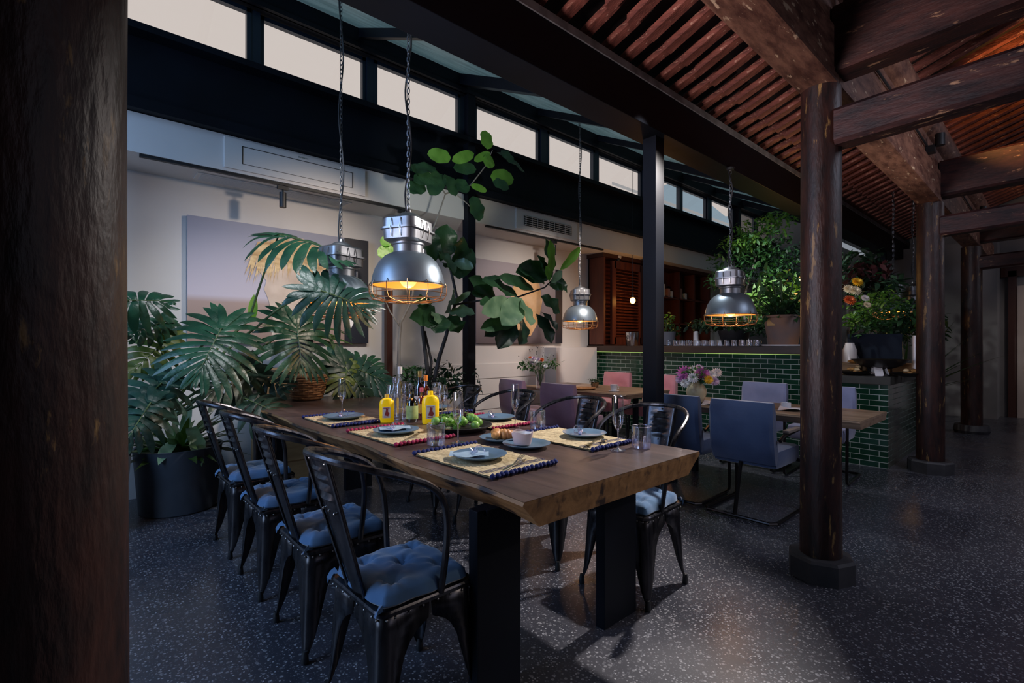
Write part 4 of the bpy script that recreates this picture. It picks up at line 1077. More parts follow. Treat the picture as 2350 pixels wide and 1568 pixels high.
# --- fig trees between the table and the wall
def tree(name, label, pot, trunk, tr, m='trunk', pr=.2, ph=.4):
    t = thing(name, label, 'tree', (0,0,0))
    B().lathe([(pr*.8,0),(pr*.85,.01),(pr,ph),(pr*.9,ph),(pr*.85,ph-.05)],pot,28).obj('pot','planter',t,True)
    B().lathe([(pr*.88,ph-.05),(.01,ph-.04)],pot,20).obj('soil','soil',t)
    for k, (pts, r) in enumerate(trunk):
        n = len(pts); B().tube(pts, [r*(1-.45*i/(n-1)) for i in range(n)], 9).obj('trunk' if k == 0 else 'branch', m, t, True)
    return t
def P3(*p): return [Vector(q) for q in p]
t1 = tree('fig_tree', 'slender pale-trunked fig tree with bright round leaves before the windows', (2.36,4.25,0),
  [(P3((2.36,4.25,.3), (2.323,4.25,0.916), (2.332,4.25,1.292), (2.351,4.25,1.481)), .022),
   (P3((2.351,4.25,1.46), (2.47,4.25,1.676), (2.503,4.2,2.057), (2.681,4.15,2.46), (2.761,4.1,2.745)), .012),
   (P3((2.761,4.1,2.745), (3.036,4.05,2.879), (3.196,4.0,3.105), (3.284,4.0,3.286)), .008),
   (P3((2.761,4.1,2.745), (2.674,4.1,2.835), (2.574,4.1,2.919)), .007),
   (P3((2.341,4.25,1.417), (2.236,4.25,1.559), (2.169,4.25,1.699)), .008), (P3((2.855,4.1,2.786), (3.009,4.05,2.673), (3.092,4.05,2.599)), .006)], 0, 'trunk', .2, .42)
# round leaves: (base, tip, width, material)
def leafset(t, name, L, m, shape, wav=.3, droop=.2, up=(0,-.8,.5), fold=.25):
    b = B()
    for k, (p, q, w) in enumerate(L):
        w = w*(1.45 if shape == 'fiddle' else 1.0); u = Vector(up) + Vector((math.sin(k*2.1)*.35, 0, math.cos(k*1.7)*.3)); blade(b, p, q, w, u, shape, droop, 9, 6, wav, fold, k)
    return b.obj(name, m, t, True)
leafset(t1, 'bright_leaves', [((3.213,4.0,3.277),(3.202,4.0,3.478),.16),((2.76,4.0,3.077),(2.502,4.0,3.053),.14),((3.043,4.0,3.192),(2.785,4.0,3.057),.11),((3.254,4.0,3.256),(3.054,4.0,3.124),.08),((3.284,4.0,3.208),(3.156,3.95,3.091),.14),((3.254,4.0,3.005),(3.559,3.95,3.038),.17),((2.999,4.0,2.859),(3.225,4.0,2.849),.07),((2.254,4.2,2.153),(2.091,4.2,2.071),.13),((2.232,4.2,2.252),(2.121,4.2,2.176),.1)], 'fiddle_l', 'round', .12, .08, (0,-1,.15), .12)
leafset(t1, 'dark_leaves', [((2.648,4.1,2.979),(2.353,4.05,2.907),.14),((2.699,4.1,2.926),(2.4,4.05,2.804),.16),((2.855,4.1,3.028),(3.082,4.0,3.055),.13),((2.75,4.1,2.938),(2.838,4.0,2.738),.17),((2.525,4.1,2.781),(2.302,4.0,2.681),.15),((2.725,4.1,2.932),(2.535,4.0,2.697),.16),((3.064,4.05,2.773),(3.139,4.0,2.53),.19),((3.343,4.0,3.279),(3.754,3.95,3.202),.14),((3.404,4.0,3.318),(3.501,3.9,3.198),.12),((3.284,4.0,2.966),(3.44,3.9,2.907),.12),((2.453,4.1,2.87),(2.338,4.0,2.898),.1),((2.909,4.1,2.93),(2.955,4.0,2.784),.15)], 'fiddle', 'round', .15, .15, (0,-.9,.4), .2)
t2 = tree('fiddle_leaf_fig', 'dark multi-stem fiddle-leaf fig beside the black wall post', (2.78,4.22,0),
  [(P3((2.78,4.22,.3), (2.668,4.25,0.856), (2.617,4.25,1.207), (2.582,4.25,1.466), (2.567,4.25,1.682)), .026),
   (P3((2.719,4.25,0.853), (2.754,4.2,1.118), (2.839,4.2,1.339), (2.898,4.2,1.564), (2.979,4.2,1.703), (2.871,4.2,2.098), (2.817,4.2,2.358)), .022),
   (P3((2.668,4.25,0.856), (2.694,4.25,1.074), (2.617,4.25,1.38)), .018),
   (P3((2.925,4.2,1.655), (3.11,4.0,1.697), (3.322,3.7,1.712), (3.658,3.6,1.839), (3.891,3.6,2.02)), .012)], 0, 'darktrunk', .24, .45)
leafset(t2, 'leaves', [((2.765,4.2,2.087),(2.802,4.1,2.449),.21),((2.925,4.2,2.059),(3.018,4.1,2.349),.17),((2.713,4.2,2.081),(2.574,4.1,2.348),.15),((2.979,4.2,1.929),(3.102,4.1,2.248),.16),
  ((2.765,4.2,2.087),(2.891,4.0,1.923),.16),((2.739,4.2,1.491),(2.477,4.1,1.625),.13),((2.765,4.2,1.514),(2.347,4.0,1.512),.16),((2.817,4.2,1.56),(2.838,4.0,1.789),.16),((2.75,4.1,1.531),(2.584,4.0,1.375),.17),((2.802,4.1,1.533),(2.864,4.0,1.371),.18),((2.713,4.2,1.556),(2.478,4.0,1.447),.14),((2.662,4.2,1.684),(2.453,4.1,1.665),.12)], 'fiddle', 'fiddle', .25, .12, (0,-.8,.5))
leafset(t2, 'pale_leaves', [((2.802,4.1,1.564),(2.967,3.9,1.579),.15),((2.713,4.2,2.212),(2.838,4.0,1.983),.14),((2.925,4.2,2.104),(3.026,4.0,2.038),.10),((2.844,4.1,1.645),(2.999,4.0,1.788),.05),((2.599,4.1,1.568),(2.633,4.0,1.46),.10)], 'fiddle_p', 'fiddle', .2, .15, (0,-.9,.4))
# branch reaching to the right of the black post
yb = 3.6
leafset(t2, 'branch_leaves', [((3.737,3.6,1.937),(3.633,3.5,2.327),.16),((3.691,3.6,1.933),(3.495,3.5,2.146),.14),((3.79,3.6,2.01),(3.227,3.5,1.966),.20),((3.658,3.6,1.884),(3.256,3.5,2.003),.17),((3.381,3.7,1.716),(2.822,3.5,1.878),.18),((3.501,3.6,1.805),(3.005,3.5,1.903),.11),
  ((3.176,3.8,1.688),(2.799,3.7,1.884),.15),((3.12,3.8,1.685),(2.815,3.7,1.75),.12),((3.149,3.7,1.637),(2.771,3.5,1.644),.12),((3.723,3.6,1.867),(3.898,3.5,1.895),.12),((3.823,3.6,1.944),(3.918,3.5,1.804),.12),
  ((3.594,3.6,1.744),(3.816,3.5,1.592),.16),((3.29,3.6,1.487),(2.717,3.4,1.423),.13)], 'fiddle', 'fiddle', .25, .12, (0,-.85,.45))
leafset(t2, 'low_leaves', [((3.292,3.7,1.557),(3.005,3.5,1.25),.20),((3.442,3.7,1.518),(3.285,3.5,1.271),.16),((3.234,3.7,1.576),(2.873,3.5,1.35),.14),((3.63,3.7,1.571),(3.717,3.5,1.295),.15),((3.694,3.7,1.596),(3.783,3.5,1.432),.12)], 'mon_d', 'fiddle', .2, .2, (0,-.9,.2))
leafset(t2, 'lit_toned_leaves', [((3.244,3.5,1.693),(2.859,3.3,1.451),.19),((3.227,3.5,1.68),(3.209,3.3,1.445),.17),((3.087,3.5,1.663),(2.651,3.3,1.531),.15),((3.652,3.5,1.875),(3.707,3.4,1.994),.07)], 'fiddle_p', 'fiddle', .15, .12, (0,-.95,.3), .15)  # lit leaves; the light is put into the pale leaf colour
leafset(t2, 'bright_leaves', [((3.633,3.5,1.918),(3.566,3.4,2.293),.11),((3.783,3.5,2.022),(4.019,3.4,2.274),.085),((3.633,3.5,1.895),(3.486,3.4,2.015),.06)], 'fiddle_l', 'fiddle', .12, .08, (0,-.95,.3), .2)

def cloud(name, blobs, n, size, m, parent, seed, shape='ovate', up=(0,0,1)):
    b = B(); rg = random.Random(seed)
    for k in range(n):
        c, r = rg.choice(blobs); c = Vector(c)
        d = Vector((rg.gauss(0,1), rg.gauss(0,1), rg.gauss(0,1))); d.normalize(); d *= rg.random()**.45
        p = c + Vector((d.x*r[0], d.y*r[1], d.z*r[2])); q = Vector((rg.uniform(-1,1), rg.uniform(-1,1), rg.uniform(-.8,.5))).normalized()
        L = size*rg.uniform(.7,1.3)
        blade(b, p, p+q*L, L*.42, (rg.uniform(-.6,.6), rg.uniform(-.6,.6), 1), shape, .2, 3, 2)
    return b.obj(name, m, parent, True)
# low ferny plants at the foot of the fig trees
u = thing('leafy_underplanting', 'low dark bushy greenery around the fig trunks behind the bottles', 'plant', (0,0,0))
cloud('foliage', [((2.573,4.3,0.902),(.22,.2,.14)),((2.884,4.3,0.932),(.2,.2,.16)),((2.925,4.2,0.8),(.16,.15,.12)),((2.482,4.4,0.769),(.2,.1,.12))], 520, .07, 'fol_d', u, 21)
cloud('lit_toned_foliage', [((2.499,4.3,0.991),(.15,.12,.08)),((2.871,4.2,0.848),(.15,.12,.12))], 130, .06, 'fol', u, 22)  # light on these leaves is put in as a lighter green
b = B()
for k in range(5): b.tube([Vector((2.5+.1*k,4.25,.40)), Vector((2.699,4.3,0.74))+Vector((.06*k-.1,0,0))], .008, 5)
b.obj('stems','darktrunk',u,True)
lathe_obj('planter', [(.22,0),(.24,.01),(.26,.40),(.24,.41),(.22,.36),(.01,.37)], 'planter', (3.02,4.62,0), 'dark planter on the floor between fig tree and black wall post', 'planter')
b = B(); rg = random.Random(2)
vine = thing('trailing_vine', 'thin trailing vine sprig beside the black wall post', 'plant', (0,0,0))
pts = [(3.043,4.0,0.984),(3.099,4.0,0.928),(3.122,4.0,0.824),(3.156,4.0,0.732),(3.074,4.1,0.73)]
B().tube(P3(*pts[:4]), .003, 5).obj('stem','darktrunk',vine,True)
for k in range(14):
    p = Vector(pts[0]).lerp(Vector(pts[3]), k/13); blade(b, p, p+Vector((rg.uniform(-.04,.04),0,rg.uniform(-.04,.02))), .018, (0,-1,.2), 'ovate', .1, 3, 2)
b.obj('leaves','fol_d',vine,True)

# --- plants on and behind the bar
cloud('upper_leaves', [((0,.05,.62),(.34,.3,.30)),((.05,-.05,.45),(.28,.25,.16))], 420, .11, 'fol', pot, 31)
b = B(); rg = random.Random(6)
for k in range(9):
    a = rg.random()*6.28; r = .28*rg.random(); b.tube([(0.03*math.cos(a),.03*math.sin(a),.33),(r*.5*math.cos(a),r*.5*math.sin(a),.5),(r*math.cos(a),r*math.sin(a),.75)], .008, 5)
b.obj('stems','stalk',pot,True)
b = B()
for k in range(70):
    a = rg.random()*6.28; base = Vector((.10*math.cos(a),.10*math.sin(a),.34)); L = rg.uniform(.22,.42); el = rg.uniform(.1,1.2)
    blade(b, base, base+Vector((math.cos(a)*math.cos(el),math.sin(a)*math.cos(el),math.sin(el)))*L, .028, (0,0,1), 'strap', .4, 6, 2)
b.obj('spiky_leaves','fol_d',pot,True)
fg = thing('weeping_fig', 'tall airy weeping fig rising above the bar towards the windows', 'tree', (7.6,3.2,0))
B().lathe([(.2,0),(.25,.45),(.22,.45),(.2,.4),(.01,.41)],(0,0,0),24).obj('pot','greypot',fg,True)
B().tube([(0,0,.4),(.03,0,1.2),(-.02,.05,1.9),(.1,-.1,2.6)],[.03,.025,.018,.01],8).obj('trunk','trunk',fg,True)
def rel(p, o): return (p[0]-o[0], p[1]-o[1], p[2]-o[2])
FO = (7.6,3.2,0)
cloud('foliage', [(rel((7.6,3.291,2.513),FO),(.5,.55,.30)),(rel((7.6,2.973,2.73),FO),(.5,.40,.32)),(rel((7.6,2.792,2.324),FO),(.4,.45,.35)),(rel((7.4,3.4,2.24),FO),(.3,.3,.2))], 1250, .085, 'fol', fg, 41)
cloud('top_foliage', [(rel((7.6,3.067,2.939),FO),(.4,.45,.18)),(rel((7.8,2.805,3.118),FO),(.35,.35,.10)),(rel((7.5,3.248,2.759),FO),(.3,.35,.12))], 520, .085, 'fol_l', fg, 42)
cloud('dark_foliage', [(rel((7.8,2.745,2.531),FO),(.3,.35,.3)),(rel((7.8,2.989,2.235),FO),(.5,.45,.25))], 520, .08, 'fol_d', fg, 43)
fat = thing('fatsia_plant', 'potted plant with bright hand-shaped leaves behind the bar glasses', 'plant', (7.0,2.55,1.225))
b = B(); rg = random.Random(14)
for k in range(26):
    c = Vector((rg.uniform(-.35,.35), rg.uniform(-.55,.5), rg.uniform(.30,.85)))
    for j in range(7):
        a = j*.8-2.4; d = Vector((math.sin(a)*.3, math.sin(a), math.cos(a)*.6)).normalized(); blade(b, c, c+d*rg.uniform(.13,.2), .045, (-.8,-.3,.7), 'ovate', .3, 4, 2)
b.obj('leaves','fol_l',fat,True); b = B()
for k in range(8): b.tube([(0,0,.1),(rg.uniform(-.1,.1),rg.uniform(-.15,.15),.35),(rg.uniform(-.3,.3),rg.uniform(-.4,.4),.65)], .008, 5)
b.obj('stalks','stalk',fat,True); B().lathe([(.1,-.1),(.13,.12),(.11,.12),(.1,.08),(.01,.09)],(0,0,0),20).obj('pot','greypot',fat,True)
B().box((0,0,-.66),(.5,.6,1.1)).obj('stand','mahoganyd',fat)
dk = thing('fern_in_bowl', 'dark low fern spreading above the glasses on the bar', 'plant', (6.41,2.86,1.225))
B().lathe([(.12,0),(.15,.03),(.2,.2),(.18,.2),(.1,.15)],(0,0,0),24).obj('bowl_pot','cable',dk,True)
cloud('foliage', [((0,0,.28),(.25,.35,.10)),((-.1,-.45,.22),(.2,.35,.10)),((0,.35,.30),(.2,.3,.09))], 520, .09, 'fol_d', dk, 51)
cloud('foliage_tips', [((-.1,-.1,.31),(.25,.55,.09))], 120, .08, 'fol', dk, 52)
tr = thing('trailing_fern', 'small leafy plant on the bar behind the square steel post', 'plant', (6.42,3.85,1.55))
cloud('foliage', [((0,0,.05),(.15,.16,.12)),((0,-.1,-.1),(.12,.12,.12))], 160, .07, 'fol', tr, 53); B().tube([(0,0,-.35),(0,0,.05)],.008,5).obj('stem','stalk',tr)
B().lathe([(.07,-.325),(.08,-.2),(.07,-.2),(.01,-.22)],(0,0,0),16).obj('pot','greypot',tr,True)
# orchid-like white flowers in cabinet
# right of the column: burgundy plant, bouquet, more greenery
BO = (6.95,1.70,.92)
bq = thing('flower_bouquet', 'big loose bouquet of cream, yellow and orange flowers beside the timber column', 'flowers', BO)
B().lathe([(.07,0),(.09,.02),(.08,.16),(.05,.22),(.06,.24)],(0,0,0),20).obj('vase','greypot',bq,True)
cloud('foliage', [(rel((6.95,1.545,1.71),BO),(.2,.24,.18)),(rel((6.95,1.399,1.751),BO),(.2,.22,.16)),(rel((6.95,1.675,1.536),BO),(.15,.18,.10))], 420, .06, 'fol_l', bq, 61)
cloud('stems_and_leaves', [(rel((7.0,1.348,1.676),BO),(.2,.3,.12)),(rel((6.95,1.61,1.508),BO),(.1,.15,.18))], 200, .07, 'fol', bq, 62)
M['cream'] = mat('cream_petals', (.75,.66,.48), .6); M['yellow'] = mat('yellow_petals', (.8,.48,.02), .6); M['orange'] = mat('orange_petals', (.6,.12,.03), .6)
M['pinkp'] = mat('magenta_petals', (.50,.13,.38), .6); M['whitep'] = mat('white_petals', (.76,.73,.72), .6); M['lilacp'] = mat('lilac_petals', (.55,.40,.55), .6)
def flower(c, r, m, parent, name='flower_head', face=(-.6,-.5,.5), layers=4, n=16):
    b = B(); f = Vector(face).normalized(); u = f.orthogonal().normalized(); v = f.cross(u); c = Vector(c)
    for l in range(layers):
        el = l/layers*1.2; k = int(n*(1-.15*l))
        for i in range(k):
            a = 2*PI*i/k + l*.3; d = (u*math.cos(a)+v*math.sin(a))*math.cos(el)+f*math.sin(el)
            rr = r*(1-.13*l); blade(b, c+d*r*.08, c+d*rr, r*.32, f, 'ovate', -.12, 3, 2)
    return b.obj(name, m, parent, True)
for p, r, m in (((6.85,1.621,1.974),.07,'yellow'),((6.8,1.63,1.869),.075,'cream'),((6.8,1.682,1.761),.075,'orange'),((6.75,1.521,1.773),.05,'whitep'),((6.8,1.691,1.89),.07,'cream'),((6.8,1.512,1.7),.045,'cream')):
    flower(rel(p,BO), r, m, bq)
cv = thing('croton_plant', 'tall burgundy and green leafy plant behind the bouquet', 'plant', (7.6,1.9,0))
CO = (7.6,1.9,0)
B().lathe([(.18,0),(.22,1.06),(.2,1.06),(.01,1.0)],(0,0,0),24).obj('pot','terracotta',cv,True); B().tube([(0,0,1.0),(0,0,1.9)],.015,6).obj('stem','darktrunk',cv,True)
cloud('burgundy_leaves', [(rel((7.6,1.69,2.172),CO),(.25,.3,.2))], 160, .12, 'fol_r', cv, 71)
cloud('green_leaves', [(rel((7.7,1.831,2.312),CO),(.3,.35,.2)),(rel((7.6,1.598,1.969),CO),(.3,.35,.2))], 420, .11, 'fol_d', cv, 72)
p2 = thing('potted_plant', 'leafy plant in a brown terracotta pot behind the dark screen', 'plant', (7.35,1.47,.92))
B().lathe([(.13,0),(.135,.18),(.17,.36),(.15,.36),(.01,.33)],(0,0,0),24).obj('pot','terracotta',p2,True)
cloud('foliage', [((0,-.1,.52),(.25,.45,.14)),((0,-.3,.7),(.2,.3,.2))], 360, .10, 'fol_d', p2, 73)
cloud('lit_toned_foliage', [((-.1,-.15,.6),(.2,.35,.14))], 120, .09, 'fol', p2, 74)  # lighter green copy of the foliage, light put into the colour
p3 = thing('palm_plant', 'dark grassy palm behind the pastry counter', 'plant', (8.3,1.45,0))
B().lathe([(.18,0),(.22,.5),(.2,.5),(.01,.45)],(0,0,0),24).obj('pot','planter',p3,True); b = B(); rg = random.Random(8)
for k in range(60):
    a = rg.random()*6.28; el = rg.uniform(.6,1.4); L = rg.uniform(.7,1.35); base = Vector((.05*math.cos(a),.05*math.sin(a),.48))
    blade(b, base, base+Vector((math.cos(a)*math.cos(el),math.sin(a)*math.cos(el),math.sin(el)))*L, .035, (0,0,1), 'strap', .25, 7, 2)
b.obj('fronds','fol_d',p3,True)
p4 = thing('tall_leafy_plant', 'tall dim leafy plant rising behind the dark pendants', 'plant', (9.0,1.75,0))
B().lathe([(.18,0),(.22,.5),(.2,.5),(.01,.45)],(0,0,0),24).obj('pot','planter',p4,True); B().tube([(0,0,.45),(0,0,2.0)],.02,6).obj('stem','darktrunk',p4,True)
cloud('foliage', [((0,0,1.9),(.4,.5,.45)),((0,-.3,1.5),(.3,.4,.3))], 420, .15, 'fol_d', p4, 75)

# --- vases of flowers on the small tables
VO = (4.174,2.202,0.722)
vz = thing('flower_vase', 'speckled stoneware vase with pink, white and yellow chrysanthemums on the small table', 'flowers', VO)
M['vase'] = mat('speckled_stoneware', (.50,.42,.25), .5, c2=(.25,.16,.09), scale=9, lo=.45, hi=.62)
B().lathe([(.04,0),(.06,.01),(.085,.08),(.088,.115),(.07,.155),(.04,.185),(.042,.2),(.034,.2),(.03,.15)],(0,0,0),26).obj('vase','vase',vz,True)
for px_, r, m in (((4.2,2.326,0.977),.085,'pinkp'),((4.3,2.311,1.007),.05,'whitep'),((4.2,2.158,0.985),.07,'pinkp'),((4.25,2.102,0.97),.05,'whitep'),((4.3,2.074,0.993),.05,'whitep'),((4.15,2.076,0.937),.045,'yellow'),((4.1,2.196,0.949),.055,'whitep'),((4.2,2.378,0.918),.045,'lilacp'),((4.15,2.294,0.894),.05,'whitep'),((4.2,2.046,0.921),.045,'lilacp'),((4.35,2.269,1.027),.04,'lilacp')):
    flower(rel(px_,VO), r, m, vz, face=(-.7,-.4,.4))
cloud('foliage', [((0,0,.27),(.09,.12,.07))], 90, .05, 'fol', vz, 81)
VO2 = (4.1,4.106,0.722)
v2 = thing('flower_vase', 'clear glass vase of wild mauve flowers and seed heads near the white wall', 'flowers', VO2)
B().lathe([(.035,0),(.05,.01),(.052,.17),(.05,.17),(.045,.01)],(0,0,0),20).obj('vase','glass',v2,True)
b = B(); rg = random.Random(12)
for k in range(30):
    a = rg.random()*6.28; r = rg.uniform(.05,.26); b.tube([(0,0,.03),(r*.3*math.cos(a),r*.3*math.sin(a),.2),(r*math.cos(a),r*math.sin(a),rg.uniform(.25,.42))], .002, 4)
b.obj('stems','stalk',v2,True)
cloud('foliage', [((0,0,.26),(.14,.14,.08)),((-.1,.14,.28),(.1,.12,.05)),((.05,-.16,.3),(.08,.12,.06))], 200, .05, 'fol', v2, 82)
for k in range(9): flower((rg.uniform(-.1,.1), rg.uniform(-.14,.14), rg.uniform(.27,.38)), rg.uniform(.02,.035), ('lilacp','whitep','orange')[k%3], v2)
b = B()
for k in range(18): b.ball((rg.uniform(-.2,.2), rg.uniform(-.28,.28), rg.uniform(.3,.5)), .006, 5)
b.obj('seed_heads','darktrunk',v2,True)

# ================================================================ TABLEWARE ON THE SLAB TABLE
TZ = .772
def matmesh(name, label, cx, cy, w, l, fr, rz=0, fringe='blue'):
    t = thing('placemat', label, 'placemat', (cx,cy,TZ), rz, 'woven fringed placemats')
    b = B(); b.grid(lambda u,v: ((u-.5)*w+.002*math.sin(v*40), (v-.5)*l+.002*math.sin(u*30), .007+.0022*math.sin(u*w/.008*PI*1.0)*math.sin(v*l/.016*PI)), 64, 60)
    b.grid(lambda u,v: ((u-.5)*w, (v-.5)*l, 0.001), 1, 1); b.obj('woven_mat','straw',t,True)
    for s in (-1,1):
        b = B(); n = int(w/.022)
        for k in range(n+1):
            x = -w/2 + w*k/n
            b.lathe([(.001,-.012),(.009,-.006),(.012,.0),(.009,.006),(.001,.011)], (x, s*(l/2+.008+.003*math.sin(k*2)), .010), 7)
        b.obj('fringe', fr, t, True)
    if fr == 'bluef': 
        b = B()
        for k in range(3): b.tube([(-w/2+w*i/20, -l/2+.05+.012*k+.003*math.sin(i*1.7), .0095) for i in range(21)], .0011, 4)
        b.obj('blue_stripes', 'bluef', t)
    return t
M['straw'] = mat('woven_straw', (.62,.50,.29), .85, c2=(.34,.26,.14), scale=55, sxyz=(1,.4,1), bs=.5)
M['bluef'] = mat('blue_wool', (.004,.010,.085), .9, c2=(.010,.02,.13), scale=30); M['pinkf'] = mat('pink_wool', (.36,.012,.07), .9, c2=(.22,.008,.04), scale=30)
mats = [(1.265,1.605,.33,.50,'bluef',.02,'straw placemat with blue fringe at the table corner nearest the view'),
        (1.28,2.33,.33,.49,'pinkf',.03,'straw placemat with pink fringe on the chair row side, middle setting'),
        (1.27,3.02,.33,.47,'bluef',0,'straw placemat with blue fringe beside the yellow bottles'),
        (1.885,1.655,.32,.50,'bluef',.0,'straw placemat with blue fringe holding plate and spoon opposite'),
        (1.90,2.36,.32,.48,'pinkf',.0,'straw placemat with pink fringe behind the croissant plate'),
        (1.93,3.02,.32,.46,'bluef',0,'straw placemat with blue fringe behind the platter of limes')]
for (cx,cy,w_,l_,fr,rz,lab) in mats: matmesh('m', lab, cx, cy, w_, l_, fr, rz)
M['plate'] = mat('blue_grey_stoneware', (.12,.20,.29), .28, c2=(.09,.16,.24), scale=7)
def plate(loc, r, label, m='plate', group='blue-grey plates on the slab table', ring=True):
    t = thing('plate', label, 'plate', loc, 0, group)
    B().lathe([(r*.5,0),(r*.55,.002),(r*.72,.006),(r*.98,.018),(r,.021),(r*.97,.0215),(r*.72,.011),(r*.55,.007),(.001,.006)],(0,0,0),40).obj('dish', m, t, True)
    return t
def napkin_ring(loc, label, seed, s=1.):
    rg = random.Random(seed)
    t = thing('crystal_flower', label, 'ornament', loc, rg.random()*6, 'crystal flower napkin rings')
    b = B()
    for l in range(2):
        for i in range(7):
            a = 2*PI*i/7+l*.4; el = .25+.75*l; d = Vector((math.cos(a)*math.cos(el), math.sin(a)*math.cos(el), math.sin(el)))
            blade(b, d*.004, d*.032*s, .018*s, (0,0,1), 'ovate', .1, 3, 2)
    b.obj('petals','crystal',t,True); B().ball((0,0,.006),.007*s,6).obj('bead','bulbcrystal',t,True)
    B().tube([(.02*s*math.cos(2*PI*i/14)+.02, .004, .02*s*math.sin(2*PI*i/14)+.018) for i in range(14)], .003, 6, True).obj('ring','crystal',t,True)
M['bulbcrystal'] = mat('pearly_bead', (.7,.62,.8), .15)
M['napkin'] = mat('pale_blue_napkin', (.30,.42,.52), .85)
pls = [((1.247,1.60,TZ+.010),.112,'blue-grey plate with glass ornament on the nearest blue-fringed mat'),
       ((1.272,2.35,TZ+.010),.12,'blue-grey plate on the pink-fringed mat, chair row side'),
       ((1.272,3.03,TZ+.010),.125,'blue-grey plate on the mat farthest along the chair row'),
       ((1.945,1.63,TZ+.010),.112,'blue-grey plate on the mat opposite, next to the spoon'),
       ((1.965,2.36,TZ+.010),.12,'blue-grey plate on the pink-fringed mat across the table'),
       ((1.93,3.02,TZ+.010),.12,'blue-grey plate beyond the platter of limes')]
rl = ['crystal flower on the nearest blue plate','crystal flower on the plate of the pink-fringed mat, chair row side','crystal flower on the farthest plate of the chair row','crystal flower on the plate beside the spoon','crystal flower on the plate of the far pink-fringed mat','crystal flower on the plate beyond the limes']
for k, (p, r, l) in enumerate(pls):
    plate(p, r, l); napkin_ring((p[0]-.01, p[1]+.02, p[2]+.008), rl[k], k, 1.2)
nk = B(); nk.grid(lambda u,v: ((u-.5)*.09+.006*math.sin(v*7), (v-.5)*.16, .012+.008*math.sin(u*PI)+.003*math.sin(v*9+u*5)), 10, 14)
o = nk.obj('napkin','napkin',None,True); o.location = (1.215,1.63,TZ+.014); o.rotation_euler = (0,0,.9); tag(o,'pale blue folded napkin lying on the nearest plate','napkin')
o2 = o.copy(); C.objects.link(o2); o2.location = (1.29,2.40,TZ+.014); o2.rotation_euler=(0,0,1.2); o2['label'] = 'pale blue folded napkin on the middle plate of the chair row'
plate((1.58,1.86,TZ), .105, 'blue-grey plate carrying croissants in the table middle')
plate((1.572,1.665,TZ), .112, 'blue-grey plate carrying the white cup')
# croissants
def croissant(loc, rz, label):
    b = B(); rings = []
    n = 26
    for k in range(n+1):
        f = k/n; a = (f-.5)*2.1; seg = abs(math.sin(f*PI*7))
        rad = .029*(.22+.78*math.sin(PI*f)**.75)*(.84+.18*seg)
        c = Vector((.060*math.sin(a), -.055*(math.cos(a)-.55), .026)); t = Vector((math.cos(a), math.sin(a), 0)); u = Vector((0,0,1)); v = t.cross(u)
        rings.append([c + (v*math.cos(q*PI/6) + u*math.sin(q*PI/6)*.95)*rad for q in range(12)])
    o = b.loft(rings).obj('croissant','croissant',None,True); o.location = loc; o.rotation_euler = (0,0,rz); return tag(o, label, 'croissant', 'croissants on the blue plate')
M['croissant'] = mat('golden_croissant', (.62,.30,.09), .5, c2=(.36,.13,.035), scale=14, bs=.3)
croissant((1.545,1.885,TZ+.008), .9, 'golden croissant on the side of the plate toward the chairs row'); croissant((1.605,1.85,TZ+.008), -.9, 'golden croissant on the plate side next to the cup')
# cup wrapped in a napkin
t = thing('cup', 'white cup with pinkish paper wrap on a blue plate', 'cup', (1.56,1.68,TZ+.008))
B().lathe([(.022,0),(.03,.004),(.040,.05),(.042,.058),(.039,.058),(.03,.012),(.001,.01)],(0,0,0),24).obj('bowl','ceramic',t,True); B().tube([(.03,0,.045),(.06,0,.04),(.058,0,.02),(.028,0,.014)],.004,6).obj('handle','ceramic',t,True)
M['rosepaper'] = mat('rosy_paper', (.55,.42,.42), .8)
b = B(); rings = []
for k in range(5):
    rings.append([(.046*math.cos(a_)*(.85+.07*k)+.0, .046*math.sin(a_)*(.85+.07*k), .006+.014*k+.006*math.sin(a_*3+k)*(k/4)) for a_ in [2*PI*i/18 for i in range(18)]])
b.loft(rings, False); b.obj('paper_wrap','rosepaper',t,True)
# fork, knife and spoon
def fork():
    b = B()
    b.loft([[(-.1,-.004,0),(-.1,.004,0),(-.1,.004,.002),(-.1,-.004,.002)],[(-.05,-.0025,.003),(-.05,.0025,.003),(-.05,.0025,.005),(-.05,-.0025,.005)],[(.02,-.002,.006),(.02,.002,.006),(.02,.002,.008),(.02,-.002,.008)],[(.04,-.010,.004),(.04,.010,.004),(.04,.010,.006),(.04,-.010,.006)]])
    for k in range(4): b.loft([[(.04,-.010+.0055*k,.004),(.04,-.0065+.0055*k,.004),(.04,-.0065+.0055*k,.006),(.04,-.010+.0055*k,.006)],[(.095,-.0105+.0058*k,.008),(.095,-.009+.0058*k,.008),(.095,-.009+.0058*k,.0095),(.095,-.0105+.0058*k,.0095)]])
    return b
o = fork().obj('fork','steel'); o.location = (1.30,1.435,TZ+.012); o.rotation_euler = (0,-.03,.55); tag(o,'steel fork on the nearest blue-fringed mat','fork')
b = B(); b.loft([[(-.1,-.004,0),(-.1,.004,0),(-.1,.004,.004),(-.1,-.004,.004)],[(0,-.005,.001),(0,.005,.001),(0,.005,.005),(0,-.005,.005)],[(.01,-.008,.001),(.01,.008,.001),(.01,.008,.002),(.01,-.008,.002)],[(.08,-.008,.001),(.08,.008,.001),(.08,.008,.002),(.08,-.008,.002)],[(.11,-.008,.001),(.11,-.002,.001),(.11,-.002,.002),(.11,-.008,.002)]])
o = b.obj('knife','steel'); o.location = (1.265,1.41,TZ+.012); o.rotation_euler = (0,0,.42); tag(o,'steel table knife lying beside the fork','knife')
M['brass'] = mat('dull_brass', (.30,.24,.14), .35, .9)
